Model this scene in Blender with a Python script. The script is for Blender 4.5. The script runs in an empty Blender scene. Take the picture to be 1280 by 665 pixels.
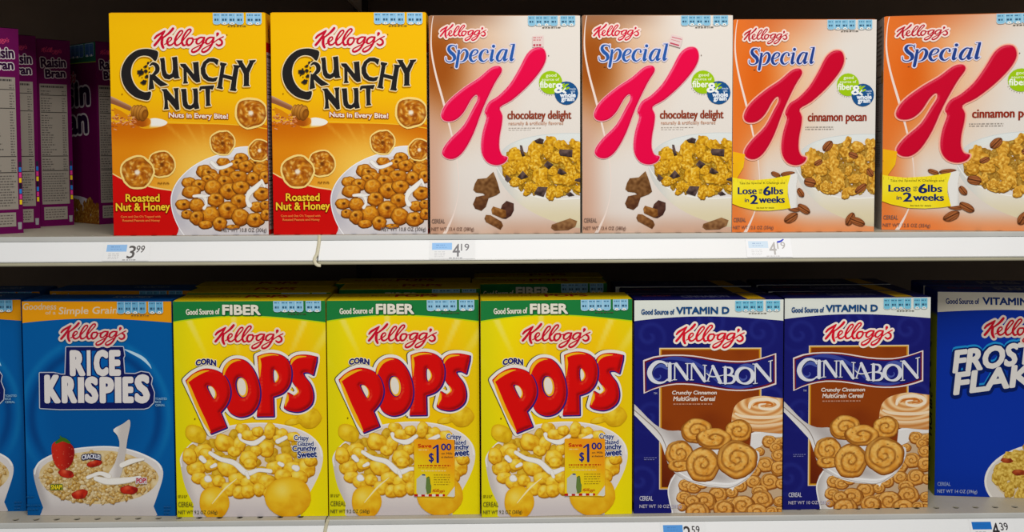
import bpy, bmesh, math, random
from mathutils import Vector, Matrix, geometry, noise
random.seed(7)
PI = math.pi
C = bpy.context.scene.collection
Z0 = 1.35                      # camera height above the (unseen) floor
ZU, ZL = Z0-.1031, Z0-.4588    # tops of the two shelf decks
ZT = Z0+.240                   # underside of the next shelf up

# ------------------------------------------------------------------ helpers
def s2l(c):
    c = max(0., min(255., c))/255.
    return c/12.92 if c <= .04045 else ((c+.055)/1.055)**2.4
def lin(c): return (s2l(c[0]), s2l(c[1]), s2l(c[2]), 1.)
def mix(a, b, t):
    t = max(0., min(1., t)); return tuple(a[i]*(1-t)+b[i]*t for i in range(3))
def sstep(a, b, x):
    t = max(0., min(1., (x-a)/(b-a))); return t*t*(3-2*t)
def nz(x, y, s=0.): return noise.noise(Vector((x, y, s*7.31+.5)))

def mat(name, col, rough=.5, metal=0., bump=0., bscale=200., coat=0., var=0.):
    m = bpy.data.materials.new(name); m.use_nodes = True
    nt = m.node_tree; b = nt.nodes['Principled BSDF']
    b.inputs['Base Color'].default_value = lin(col)
    b.inputs['Roughness'].default_value = rough; b.inputs['Metallic'].default_value = metal
    b.inputs['Coat Weight'].default_value = coat; b.inputs['Coat Roughness'].default_value = .25
    tc = nt.nodes.new('ShaderNodeTexCoord'); n = nt.nodes.new('ShaderNodeTexNoise')
    n.inputs['Scale'].default_value = bscale; n.inputs['Detail'].default_value = 4
    nt.links.new(tc.outputs['Object'], n.inputs['Vector'])
    if bump:
        bp = nt.nodes.new('ShaderNodeBump'); bp.inputs['Strength'].default_value = bump
        bp.inputs['Distance'].default_value = .0006
        nt.links.new(n.outputs['Fac'], bp.inputs['Height']); nt.links.new(bp.outputs['Normal'], b.inputs['Normal'])
    if var:
        n2 = nt.nodes.new('ShaderNodeTexNoise'); n2.inputs['Scale'].default_value = 14; n2.inputs['Detail'].default_value = 6
        nt.links.new(tc.outputs['Object'], n2.inputs['Vector'])
        r = nt.nodes.new('ShaderNodeMix'); r.data_type = 'RGBA'
        r.inputs[6].default_value = lin([v*(1-var) for v in col]); r.inputs[7].default_value = lin(col)
        nt.links.new(n2.outputs['Fac'], r.inputs[0]); nt.links.new(r.outputs[2], b.inputs['Base Color'])
    return m
def print_mat(name, rough=.42):
    m = mat(name, (255, 255, 255), rough, bump=.05, bscale=90.)
    m.node_tree.nodes['Principled BSDF'].inputs['Specular IOR Level'].default_value = .10
    nt = m.node_tree; a = nt.nodes.new('ShaderNodeAttribute'); a.attribute_name = 'Col'
    nt.links.new(a.outputs['Color'], nt.nodes['Principled BSDF'].inputs['Base Color'])
    return m
M = dict(card=print_mat('printed_card'), deck=mat('shelf_paint', (186, 178, 158), .45, bump=.1, var=.12),
         under=mat('shelf_underside_paint', (240, 222, 202), .6, var=.1), rail=mat('price_rail_plastic', (240, 240, 238), .5, var=.02),
         lip=mat('rail_edge_plastic', (196, 190, 160), .4, var=.15), clear=mat('rail_top_plastic', (200, 200, 194), .3, coat=.3, var=.1),
         back=mat('back_panel_paint', (120, 100, 82), .7, var=.2), clip=mat('rail_joint_plastic', (214, 205, 172), .45, var=.15),
         paper=print_mat('label_paper', .7))

def link(name, me, m, parent=None):
    o = bpy.data.objects.new(name, me); C.objects.link(o)
    if m: me.materials.append(m)
    if parent: o.parent = parent
    return o
def tag(o, label=None, cat=None, group=None, kind=None):
    for k, v in (('label', label), ('category', cat), ('group', group), ('kind', kind)):
        if v: o[k] = v
    return o
def empty(name, loc, rz=0.):
    o = bpy.data.objects.new(name, None); C.objects.link(o); o.location = loc; o.rotation_euler = (0, 0, rz)
    o.empty_display_size = .05
    return o
def copy_tree(o, parent=None, skip=()):
    c = o.copy(); C.objects.link(c)
    if parent: c.parent = parent
    for ch in o.children:
        if ch.name.split('.')[0] not in skip: copy_tree(ch, c)
    return c
def box_mesh(name, lo, hi, m, parent=None, bevel=.0):
    bm = bmesh.new(); bmesh.ops.create_cube(bm, size=1.)
    for v in bm.verts: v.co = Vector([lo[i]+(v.co[i]+.5)*(hi[i]-lo[i]) for i in range(3)])
    if bevel: bmesh.ops.bevel(bm, geom=bm.edges[:], offset=bevel, segments=2, affect='EDGES')
    me = bpy.data.meshes.new(name); bm.to_mesh(me); bm.free()
    return link(name, me, m, parent)

# ------------------------------------------------------------------ 2D print engine
def catmull(p, n=6, closed=False):
    out = []; N = len(p); rng = N if closed else N-1
    g = (lambda i: p[i % N]) if closed else (lambda i: p[max(0, min(N-1, i))])
    for i in range(rng):
        a, b, c, d = g(i-1), g(i), g(i+1), g(i+2)
        for k in range(n):
            t = k/n
            out.append(tuple(.5*((2*b[j])+(-a[j]+c[j])*t+(2*a[j]-5*b[j]+4*c[j]-d[j])*t*t+(-a[j]+3*b[j]-3*c[j]+d[j])*t**3) for j in range(len(b))))
    if not closed: out.append(tuple(p[-1]))
    return out
def Zm(x0, y0, sc):              # points measured in an enlargement -> print units
    return lambda pts: [(x0+p[0]/sc, y0+p[1]/sc)+tuple(q/sc for q in p[2:]) for p in pts]

_tc = {}
def text_mesh(s, res=3):
    if (s, res) not in _tc:
        cu = bpy.data.curves.new('t', 'FONT'); cu.body = s; cu.resolution_u = res; cu.fill_mode = 'FRONT'
        ob = bpy.data.objects.new('t', cu); me = bpy.data.meshes.new_from_object(ob)
        vs = [(v.co.x, v.co.y) for v in me.vertices]; fs = [tuple(p.vertices) for p in me.polygons]
        cnt = {}
        for f in fs:
            for i in range(len(f)):
                e = tuple(sorted((f[i], f[(i+1) % len(f)]))); cnt[e] = cnt.get(e, 0)+1
        be = [e for e, n in cnt.items() if n == 1]
        bpy.data.objects.remove(ob); bpy.data.curves.remove(cu); bpy.data.meshes.remove(me)
        _tc[(s, res)] = (vs, fs, be)
    return _tc[(s, res)]

class Art:
    """flat printed artwork: every primitive is one ink layer on the card. quad = the face's corners in print units (TL,TR,BR,BL)."""
    STEP = .000004
    def __init__(s, quad, w, h):
        s.w, s.h, s.parts, s.cur, s.n, s.quad = w, h, {}, 'front_panel', 1, quad
        s.H = s.homog(quad, [(0, h), (w, h), (w, 0), (0, 0)])
    @staticmethod
    def homog(src, dst):
        A = []
        for (x, y), (u, v) in zip(src, dst):
            A.append([x, y, 1, 0, 0, 0, -u*x, -u*y, u]); A.append([0, 0, 0, x, y, 1, -v*x, -v*y, v])
        n = 8
        for i in range(n):
            p = max(range(i, n), key=lambda r: abs(A[r][i])); A[i], A[p] = A[p], A[i]
            for r in range(n):
                if r != i:
                    f = A[r][i]/A[i][i]
                    for c in range(i, n+1): A[r][c] -= f*A[i][c]
        return [A[i][n]/A[i][i] for i in range(n)]+[1.]
    def m(s, x, y):
        H = s.H; d = H[6]*x+H[7]*y+1
        return ((H[0]*x+H[1]*y+H[2])/d, (H[3]*x+H[4]*y+H[5])/d)
    def part(s, name): s.cur = name; return s
    @staticmethod
    def union(vs, fs):
        """overlapping pieces of one stroke merged into one flat triangulation"""
        co = [Vector(v[:2]) for v in vs]; F = []
        for f in fs:
            a = sum(vs[f[i]][0]*vs[f[(i+1) % len(f)]][1]-vs[f[(i+1) % len(f)]][0]*vs[f[i]][1] for i in range(len(f)))
            F.append(list(f) if a > 0 else list(f)[::-1])
        v, e, t, ov, oe, of = geometry.delaunay_2d_cdt(co, [], F, 0, 1e-4)
        return [(p.x, p.y) for p in v], [tuple(q) for q, o in zip(t, of) if o]
    def add(s, vs, fs, col):
        """vs 2D print units, col one colour or one per vertex"""
        P = s.parts.setdefault(s.cur, ([], [], []))
        b = len(P[0]); z = s.n*s.STEP; s.n += 1
        for i, v in enumerate(vs):
            x, y = s.m(v[0], v[1]); P[0].append((x, -z, y))
            P[2].append(col[i] if isinstance(col, list) else col)
        for f in fs: P[1].append(tuple(b+i for i in f))
    def poly(s, pts, col, holes=(), n=0):
        if n: pts = catmull(pts, n, True)
        loops = [[Vector((p[0], p[1], 0)) for p in l] for l in [pts]+list(holes)]
        tr = geometry.tessellate_polygon(loops)
        vs = [(v.x, v.y) for l in loops for v in l]
        c = [col(*v) for v in vs] if callable(col) else col
        s.add(vs, [tuple(t) for t in tr], c)
    def shade(s, pts, fn, step=2., n=0, holes=()):
        """polygon filled with a dense triangulation so that fn(x,y) varies inside"""
        if n: pts = catmull(pts, n, True)
        pts = [Vector(p[:2]) for p in pts]; hs = [[Vector(q[:2]) for q in h] for h in holes]
        def inside(x, y, L):
            r = False; j = len(L)-1
            for i in range(len(L)):
                if (L[i].y > y) != (L[j].y > y) and x < (L[j].x-L[i].x)*(y-L[i].y)/(L[j].y-L[i].y)+L[i].x: r = not r
                j = i
            return r
        co = []; ed = []
        for L in [pts]+hs:
            b = len(co); co += L; ed += [(b+i, b+(i+1) % len(L)) for i in range(len(L))]
        x0, x1 = min(p.x for p in pts), max(p.x for p in pts); y0, y1 = min(p.y for p in pts), max(p.y for p in pts)
        y = y0+step*.6; k = 0
        while y < y1:
            x = x0+step*(.5 if k % 2 else 1.)
            while x < x1:
                if inside(x, y, pts) and not any(inside(x, y, h) for h in hs): co.append(Vector((x, y)))
                x += step
            y += step*.87; k += 1
        v, e, f, *_ = geometry.delaunay_2d_cdt(co, ed, [], 0, 1e-4)
        F = []
        for t in f:
            cx = sum(v[i].x for i in t)/len(t); cy = sum(v[i].y for i in t)/len(t)
            if inside(cx, cy, pts) and not any(inside(cx, cy, h) for h in hs): F.append(tuple(t))
        vs = [(p.x, p.y) for p in v]
        s.add(vs, F, [fn(*p) for p in vs])
    def grid(s, x0, y0, x1, y1, nx, ny, fn):
        vs = [(x0+(x1-x0)*i/nx, y0+(y1-y0)*j/ny) for j in range(ny+1) for i in range(nx+1)]
        fs = [(j*(nx+1)+i, j*(nx+1)+i+1, (j+1)*(nx+1)+i+1, (j+1)*(nx+1)+i) for j in range(ny) for i in range(nx)]
        s.add(vs, fs, [fn(*v) for v in vs])
    def disc(s, x, y, r, col, ry=None, n=20, rot=0):
        ry = ry or r; c, q = math.cos(rot), math.sin(rot)
        vs = [(x+r*math.cos(a)*c-ry*math.sin(a)*q, y+r*math.cos(a)*q+ry*math.sin(a)*c) for a in [2*PI*i/n for i in range(n)]]
        s.add(vs, [tuple(range(n))], col)
    def line(s, pts, w, col, smooth=6, closed=False, caps=True):
        """round-nib stroke; a point may carry its own width as third value"""
        if smooth and len(pts) > 2: pts = catmull(pts, smooth, closed)
        vs, fs = [], []
        N = len(pts); rng = N if closed else N-1
        for i in range(rng):
            a, b = pts[i], pts[(i+1) % N]
            dx, dy = b[0]-a[0], b[1]-a[1]; L = math.hypot(dx, dy)
            if L < 1e-6: continue
            wa = (a[2] if len(a) > 2 else w)/2; wb = (b[2] if len(b) > 2 else w)/2
            px, py = -dy/L, dx/L; k = len(vs)
            vs += [(a[0]+px*wa, a[1]+py*wa), (b[0]+px*wb, b[1]+py*wb), (b[0]-px*wb, b[1]-py*wb), (a[0]-px*wa, a[1]-py*wa)]
            fs.append((k, k+1, k+2, k+3))
        if caps:
            for i, a in enumerate(pts):
                wa = (a[2] if len(a) > 2 else w)/2; k = len(vs)
                if wa < .25: continue
                nn = 8 if wa < 2 else 12
                vs += [(a[0]+wa*math.cos(2*PI*j/nn), a[1]+wa*math.sin(2*PI*j/nn)) for j in range(nn)]
                fs.append(tuple(range(k, k+nn)))
        if vs: s.add(*s.union(vs, fs), col)
    def strokes(s, L, col, halo=0., hcol=None, smooth=6, dx=0, dy=0, grow=0.):
        mv = lambda g: [[(p[0]+dx, p[1]+dy, p[2]+g) for p in l] for l in L]
        if halo:
            for l in mv(2*halo): s.line(l, 1, hcol, smooth)
        for l in mv(grow): s.line(l, 1, col, smooth)
    def outline(s, pts, w, col, n=0):
        if n: pts = catmull(pts, n, True)
        s.line([p[:2] for p in pts], w, col, 0, True)
    def text(s, t, x0, x1, ytop, ybot, col, bold=0., shear=0., halo=(), warp=None, rot=0., res=3, hb=0.):
        """letters fitted between x0..x1 and ytop..ybot (print units, y down)"""
        vs, fs, be = text_mesh(t, res)
        if not vs: return
        a0, a1 = min(v[0] for v in vs), max(v[0] for v in vs); b0, b1 = min(v[1] for v in vs), max(v[1] for v in vs)
        P = []
        for x, y in vs:
            v = (y-b0)/(b1-b0); u = (x-a0)/(a1-a0)
            X = x0+u*(x1-x0)+shear*v*(ybot-ytop); Y = ybot+(ytop-ybot)*v
            if warp: X, Y = warp(X, Y, u, v)
            if rot:
                c, q = math.cos(rot), math.sin(rot); dx, dy = X-x0, Y-ybot
                X, Y = x0+dx*c+dy*q, ybot-dx*q+dy*c
            P.append((X, Y))
        def ring(w, c):
            V, F = [], []; seen = set()
            for i, j in be:
                a, b = P[i], P[j]; dx, dy = b[0]-a[0], b[1]-a[1]; L = math.hypot(dx, dy)
                if L < 1e-6: continue
                px, py = -dy/L*w/2, dx/L*w/2; k = len(V)
                V.extend([(a[0]+px, a[1]+py), (b[0]+px, b[1]+py), (b[0]-px, b[1]-py), (a[0]-px, a[1]-py)]); F.append((k, k+1, k+2, k+3))
                for q in (i, j):
                    if q in seen or w < .5: continue
                    seen.add(q); k = len(V); V.extend([(P[q][0]+w/2*math.cos(PI*j2/4), P[q][1]+w/2*math.sin(PI*j2/4)) for j2 in range(8)]); F.append(tuple(range(k, k+8)))
            s.add(*s.union(V, F), c)
        for h in halo:
            w, c = h[:2]; ox, oy = (h[2], h[3]) if len(h) > 2 else (0, 0)
            PP = P; P = [(p[0]+ox, p[1]+oy) for p in P]
            ring(w, c)
            if ox or oy: s.add(P, fs, c)
            P = PP
        if bold: ring(bold, col)
        if hb:
            for k in (-1, -.33, .33, 1): s.add([(p[0]+k*hb/2, p[1]) for p in P], fs, col)
        s.add(P, fs, col)
    def greek(s, x0, y0, x1, y1, n, col, seed=1, th=.5, fill=.8):
        """illegibly small print: short strips in rows"""
        r = random.Random(seed); vs, fs = [], []
        for i in range(n):
            y = y0+(y1-y0)*(i+.5)/n; x = x0; h = (y1-y0)/n*th/2
            end = x1-(x1-x0)*r.random()*.25*(1 if i == n-1 else .3)
            while x < end:
                w = r.uniform(1.2, 4.); k = len(vs); e = min(end, x+w)
                vs += [(x, y-h), (e, y-h), (e, y+h), (x, y+h)]; fs.append((k, k+1, k+2, k+3)); x = e+w*(1-fill)+.5
        s.add(vs, fs, col)
    def blob(s, x, y, rx, ry, rot, fn, nr=6, nt=28, rough=0., seed=0, edge=None):
        c, q = math.cos(rot), math.sin(rot); vs = [(x, y)]; cs = [fn(0, 0, 0, 0)]; fs = []
        for k in range(1, nr+1):
            for j in range(nt):
                a = 2*PI*j/nt; rho = k/nr
                rr = 1+rough*(nz(math.cos(a)*1.6+seed*3.1, math.sin(a)*1.6, seed)*1.6+.5*nz(math.cos(a)*4+seed, math.sin(a)*4, seed+2))
                if edge: rr *= edge(a)
                u, v = rho*rr*math.cos(a)*rx, rho*rr*math.sin(a)*ry
                X, Y = u*c-v*q, u*q+v*c
                vs.append((x+X, y+Y)); cs.append(fn(X/max(rx, ry), Y/max(rx, ry), rho, a))
        for j in range(nt): fs.append((0, 1+j, 1+(j+1) % nt))
        for k in range(nr-1):
            for j in range(nt):
                a = 1+k*nt+j; b = 1+k*nt+(j+1) % nt; fs.append((a, a+nt, b+nt, b))
        s.add(vs, fs, cs)
    def build(s, parent, m=None, labels={}):
        x0 = 0.; obs = {}
        for name, (V, F, K) in s.parts.items():
            bm = bmesh.new(); cl = bm.verts.layers.float_color.new('Col')
            vv = []
            for p, k in zip(V, K):
                v = bm.verts.new(p); v[cl] = lin(k); vv.append(v)
            for f in F:
                if len(set(f)) < 3: continue
                try: fc = bm.faces.new([vv[i] for i in f])
                except ValueError: continue
            out = [p for p in V if p[0] < 0 or p[0] > s.w or p[2] < 0 or p[2] > s.h]
            if out:
                e = .0002
                for co, no in (((e, 0, 0), (-1, 0, 0)), ((s.w-e, 0, 0), (1, 0, 0)), ((0, 0, e), (0, 0, -1)), ((0, 0, s.h-e), (0, 0, 1))):
                    bmesh.ops.bisect_plane(bm, geom=bm.verts[:]+bm.edges[:]+bm.faces[:], dist=1e-7, plane_co=co, plane_no=no, clear_outer=True)
            bmesh.ops.recalc_face_normals(bm, faces=bm.faces[:])
            for f in bm.faces:
                f.normal_update()
                if f.normal.y > 0: f.normal_flip()
            me = bpy.data.meshes.new(name); bm.to_mesh(me); bm.free()
            o = link(name, me, m or M['card'], parent); obs[name] = o
            if name in labels: o['label'] = labels[name]
        return obs

def carton(parent, w, h, d, side, top, edge=None):
    """folded card box with its top flaps; colours are those of the printed card"""
    bm = bmesh.new(); bmesh.ops.create_cube(bm, size=1.)
    for v in bm.verts: v.co = Vector(((v.co.x+.5)*w, (v.co.y+.5)*d, (v.co.z+.5)*h))
    bmesh.ops.bevel(bm, geom=bm.edges[:], offset=.0006, segments=2, affect='EDGES')
    # the outer top flap with its tuck tab, a card's thickness above the box
    for lo, hi in (((.002, .0008, h), (w-.002, d*.72, h+.0006)), ((w*.38, d*.70, h), (w*.62, d*.88, h+.0005))):
        r = bmesh.ops.create_cube(bm, size=1.)
        for v in r['verts']: v.co = Vector([lo[i]+(v.co[i]+.5)*(hi[i]-lo[i]) for i in range(3)])
    cl = bm.verts.layers.float_color.new('Col')
    for v in bm.verts: v[cl] = lin(top if v.co.z > h-.0003 else side)
    me = bpy.data.meshes.new('carton'); bm.to_mesh(me); bm.free()
    return link('carton', me, M['card'], parent)

class FaceArt(Art):
    """artwork on another face of the box, print units = millimetres, y down"""
    def __init__(s, w, h, name):
        super().__init__([(0, 0), (w*1000, 0), (w*1000, h*1000), (0, h*1000)], w, h); s.cur = name
    def place(s, parent, loc, rot):
        for o in s.build(parent).values(): o.location = loc; o.rotation_euler = rot; yield o

# ------------------------------------------------------------------ shared print motifs
kz = lambda pts: [((p[0]-80)/1135., (p[1]-105)/1135., p[2]/1135.) for p in pts]
SCRIPT = [kz(l) for l in [
    [(105, 284, 30), (140, 245, 38), (200, 208, 36), (270, 165, 26)],
    [(266, 172, 26), (215, 250, 36), (160, 325, 40), (102, 392, 40)],
    [(402, 126, 40), (370, 165, 42), (320, 212, 34), (245, 268, 26)],
    [(240, 262, 30), (222, 320, 44), (222, 380, 46), (242, 430, 38)],
    [(262, 378, 18), (320, 345, 20), (372, 300, 22), (366, 268, 24), (330, 278, 28), (303, 335, 38), (325, 388, 34), (375, 382, 26), (430, 330, 20)],
    [(415, 350, 20), (490, 265, 22), (548, 195, 24), (542, 163, 28), (500, 180, 28), (445, 265, 34), (425, 345, 38), (445, 390, 34), (495, 378, 24), (540, 330, 20)],
    [(535, 340, 20), (620, 240, 22), (680, 170, 26), (672, 140, 28), (630, 158, 28), (568, 245, 34), (538, 335, 38), (560, 392, 36), (600, 385, 22)],
    [(690, 283, 28), (640, 290, 30), (612, 345, 38), (632, 390, 36), (675, 378, 28), (712, 325, 32), (705, 285, 30), (690, 283, 28)],
    [(705, 292, 18), (740, 300, 18), (775, 290, 18)],
    [(895, 275, 26), (830, 272, 28), (775, 310, 34), (768, 360, 32), (808, 370, 24), (860, 320, 22), (895, 272, 28)],
    [(892, 280, 34), (862, 370, 34), (800, 460, 32), (730, 500, 34), (692, 492, 30), (705, 455, 22), (780, 415, 20), (860, 375, 18), (925, 335, 16)],
    [(1045, 275, 26), (980, 272, 28), (925, 312, 34), (920, 362, 32), (960, 370, 24), (1012, 322, 22), (1045, 272, 28)],
    [(1042, 280, 34), (1015, 370, 34), (955, 460, 32), (890, 500, 34), (852, 492, 30), (865, 455, 22), (935, 415, 20), (1015, 370, 18), (1100, 310, 20), (1195, 262, 20)],
    [(1105, 215, 50), (1098, 235, 34), (1088, 255, 12)],
    [(1125, 300, 28), (1165, 325, 34), (1168, 375, 36), (1120, 402, 34), (1080, 378, 26)]]]
def script(A, x0, y0, w, rot=0., red=(205, 15, 45), halo=(250, 232, 215), hw=.030):
    c, q = math.cos(rot), math.sin(rot)
    L = [[(x0+w*(p[0]*c+p[1]*q), y0+w*(-p[0]*q+p[1]*c), w*p[2]) for p in l] for l in SCRIPT]
    A.part('brand_lettering')
    for l in L: A.line([(p[0], p[1], p[2]+2*hw*w) for p in l], 1, halo, 4)
    for l in L: A.line(l, 1, red, 5)

def nutrition(A, x0, x1, y0, y1, base=(150, 205, 238), text=True, y2=None):
    """row of four + two little rounded panels with figures at the top edge"""
    A.part('nutrition_strip'); W = x1-x0; pw = W*.152; k = 0
    dk = (55, 95, 125)
    for i, fx in enumerate([0, .158, .316, .474, .69, .848]):
        a = x0+W*fx; b = a+pw; yb = y1; t = (a-x0)/W
        up = (y2-y0)*t if y2 is not None else 0
        pts = [(a, y0+up), (b, y0+up), (b, yb-2.2+up), (b-1.2, yb-.5+up), ((a+b)/2, yb+up), (a+1.2, yb-.5+up), (a, yb-2.2+up)]
        A.outline(pts, .9, (205, 228, 240)); A.poly(pts, base)
        A.greek(a+.8, y0+1.6+up, b-.6, y0+3.6+up, 1, (70, 125, 160), i, .7)
        A.greek(a+1.5, y0+(y1-y0)*.48+up, b-1, y0+(y1-y0)*.72+up, 1, dk, i+9, .8)
        if i in (1, 2, 4, 5): A.disc((a+b)/2, yb-1.2+up, 2.3, (244, 246, 240), 1.6); A.disc((a+b)/2, yb-1.2+up, .9, (110, 110, 110), .5)
    A.greek(x0+W*.30, y1+1.6, x0+W*.72, y1+3, 1, (90, 80, 60), 3, .7)

# ---- pictures of food, printed
def ring(A, x, y, r, seed=0, sq=.85, tone=1., hole=True, rot=0.):
    rnd = random.Random(seed); hx, hy = rnd.uniform(-.1, .1), rnd.uniform(-.25, 0)
    def fn(u, v, rho, a):
        d = math.hypot(u-hx, (v-hy)/sq)
        n = nz(u*3+seed, v*3, seed)*.5+nz(u*8, v*8+seed, 1)*.35
        base = mix((168, 82, 4), (240, 162, 34), .60+n*1.1-v*.5-u*.12)
        base = mix(base, (250, 214, 120), max(0, .9-abs(math.hypot(u+.15, v+.35)-.35)*7)*.5)
        base = mix(base, (120, 58, 8), sstep(.74, 1., rho)*.75)
        if hole: base = mix((96, 46, 8), base, sstep(.12, .34, d))
        return [c*tone for c in base]
    A.blob(x, y, r, r*sq, rot, fn, 8, 26, .10, seed)
def cluster(A, x, y, r, seed=0):
    """a large nut-and-honey ring close up, pale glow round it"""
    A.blob(x, y, r*1.12, r*1.1, 0, lambda u, v, rho, a: (255, 222, 130), 2, 28, .05, seed)
    def fn(u, v, rho, a):
        n = nz(u*4+seed, v*4, seed); n2 = nz(u*9, v*9+seed, 3)
        c = mix((160, 76, 4), (236, 156, 36), .5+n*1.1); c = mix(c, (255, 214, 120), sstep(.15, .5, n2+n*.3)*.75)
        c = mix(c, (140, 70, 10), sstep(.8, 1, rho)*.5+sstep(.2, .6, -n2)*.6)
        d = math.hypot(u, v-.03); c = mix((250, 238, 215), c, sstep(.10, .22, d)) if seed % 2 else mix((120, 60, 10), c, sstep(.1, .25, d))
        return c
    A.blob(x, y, r, r*.97, 0, fn, 10, 32, .08, seed)
def flake(A, x, y, r, seed=0, tone=1., base=(240, 182, 30)):
    rnd = random.Random(seed); rot = rnd.uniform(0, PI); sq = rnd.uniform(.55, .95); f = rnd.uniform(2.5, 4.5)
    dk = tuple(c*k for c, k in zip(base, (.70, .60, .25)))
    def fn(u, v, rho, a):
        n = nz(u*f+seed, v*f, seed)+.5*nz(u*8, v*8+seed, 2)
        c = mix(dk, base, .72+n*1.1-v*.2); c = mix(c, (255, 226, 120), sstep(.2, .55, n)*.7)
        c = mix(c, dk, sstep(.86, 1., rho)*.8*(1 if math.sin(a+rot) > -.2 else .3))
        return [k*tone for k in c]
    A.blob(x, y, r, r*sq, rot, fn, 7, 26, .24, seed)
def puff(A, x, y, rx, ry, rot=0, seed=0, hi=(255, 238, 130), md=(254, 214, 54), dk=(222, 150, 12), rough=.07):
    def fn(u, v, rho, a):
        n = nz(u*2.5+seed, v*2.5, seed)+.35*nz(u*7, v*7+seed, 2)
        c = mix(dk, md, .85-.65*(u*.5+v*.9)+n*.9); c = mix(c, hi, sstep(.55, 0., math.hypot(u+.25, v+.3))*.8)
        return mix(c, dk, sstep(.78, 1., rho)*.65)
    A.blob(x, y, rx, ry, rot, fn, 6, 24, rough, seed)
def swirl(A, x, y, r, seed=0, sq=.9, turns=2.4, rot=0., dirn=1, hi=(248, 196, 112), md=(224, 150, 56), dk=(136, 72, 14)):
    def fn(u, v, rho, a):
        n = nz(u*5+seed, v*5, seed); n2 = nz(u*14, v*14+seed, 1)
        s = (rho**.9*turns-dirn*(a+seed)/(2*PI)) % 1.
        c = mix(md, hi, .45+n*.7-v*.35+n2*.5-u*.1)
        c = mix(c, dk, (sstep(.30, 0., s)*.85+sstep(.85, 1., s)*.6))
        c = mix(c, dk, sstep(.85, 1., rho)*.6)
        return mix(c, (110, 60, 18), sstep(.38, .6, n2)*.7)
    A.blob(x, y, r, r*sq, rot, fn, 14, 44, .06, seed)
def pecan(A, x, y, rx, ry, rot, seed=0):
    def fn(u, v, rho, a):
        c, q = math.cos(-rot), math.sin(-rot); V = (u*q+v*c)*rx/ry; U = u*c-v*q
        g = abs(math.sin(V*6+U*1.5)); c = mix((96, 48, 20), (176, 104, 56), .25+g*.8-v*.3)
        c = mix(c, (70, 34, 14), sstep(.16, .02, abs(V))); return mix(c, (80, 40, 16), sstep(.8, 1, rho)*.7)
    A.blob(x, y, rx, ry, rot, fn, 8, 26, .06, seed)
def chunk(A, pts, seed=0, c1=(96, 60, 38), c2=(58, 34, 24), n=0):
    xs = [p[0] for p in pts]; ys = [p[1] for p in pts]; y0, y1 = min(ys), max(ys); x0 = min(xs)
    A.shade(pts, lambda x, y: mix(c1, c2, (y-y0)/(y1-y0+.01)*.8+nz(x*.25, y*.25, seed)*.9+.1), 1.6, n)
def milk(A, pts, w):
    pts = [p[:2]+(p[2]*(.5+.35*abs(math.sin(i*1.9+p[0]))),) for i, p in enumerate(pts)]
    A.line(pts, w*1.0, (222, 212, 196)); A.line([(p[0]-w*.08, p[1]-w*.1)+tuple(q*.8 for q in p[2:]) for p in pts], w*.75, (250, 246, 238))
def scatter(seed, n, test, x0, x1, y0, y1, mind):
    r = random.Random(seed); P = []
    for _ in range(n*40):
        x, y = r.uniform(x0, x1), r.uniform(y0, y1)
        if test(x, y) and all((x-a)**2+((y-b)*1.15)**2 > mind**2 for a, b in P): P.append((x, y))
        if len(P) >= n: break
    return sorted(P, key=lambda p: p[1])
def ell(cx, cy, rx, ry, k=1.): return lambda x, y: ((x-cx)/rx)**2+((y-cy)/ry)**2 < k
def epts(cx, cy, rx, ry, a0=0, a1=360, n=48): return [(cx+rx*math.cos(math.radians(a0+(a1-a0)*i/n)), cy+ry*math.sin(math.radians(a0+(a1-a0)*i/n))) for i in range(n+(a1-a0 < 360))]

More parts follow.
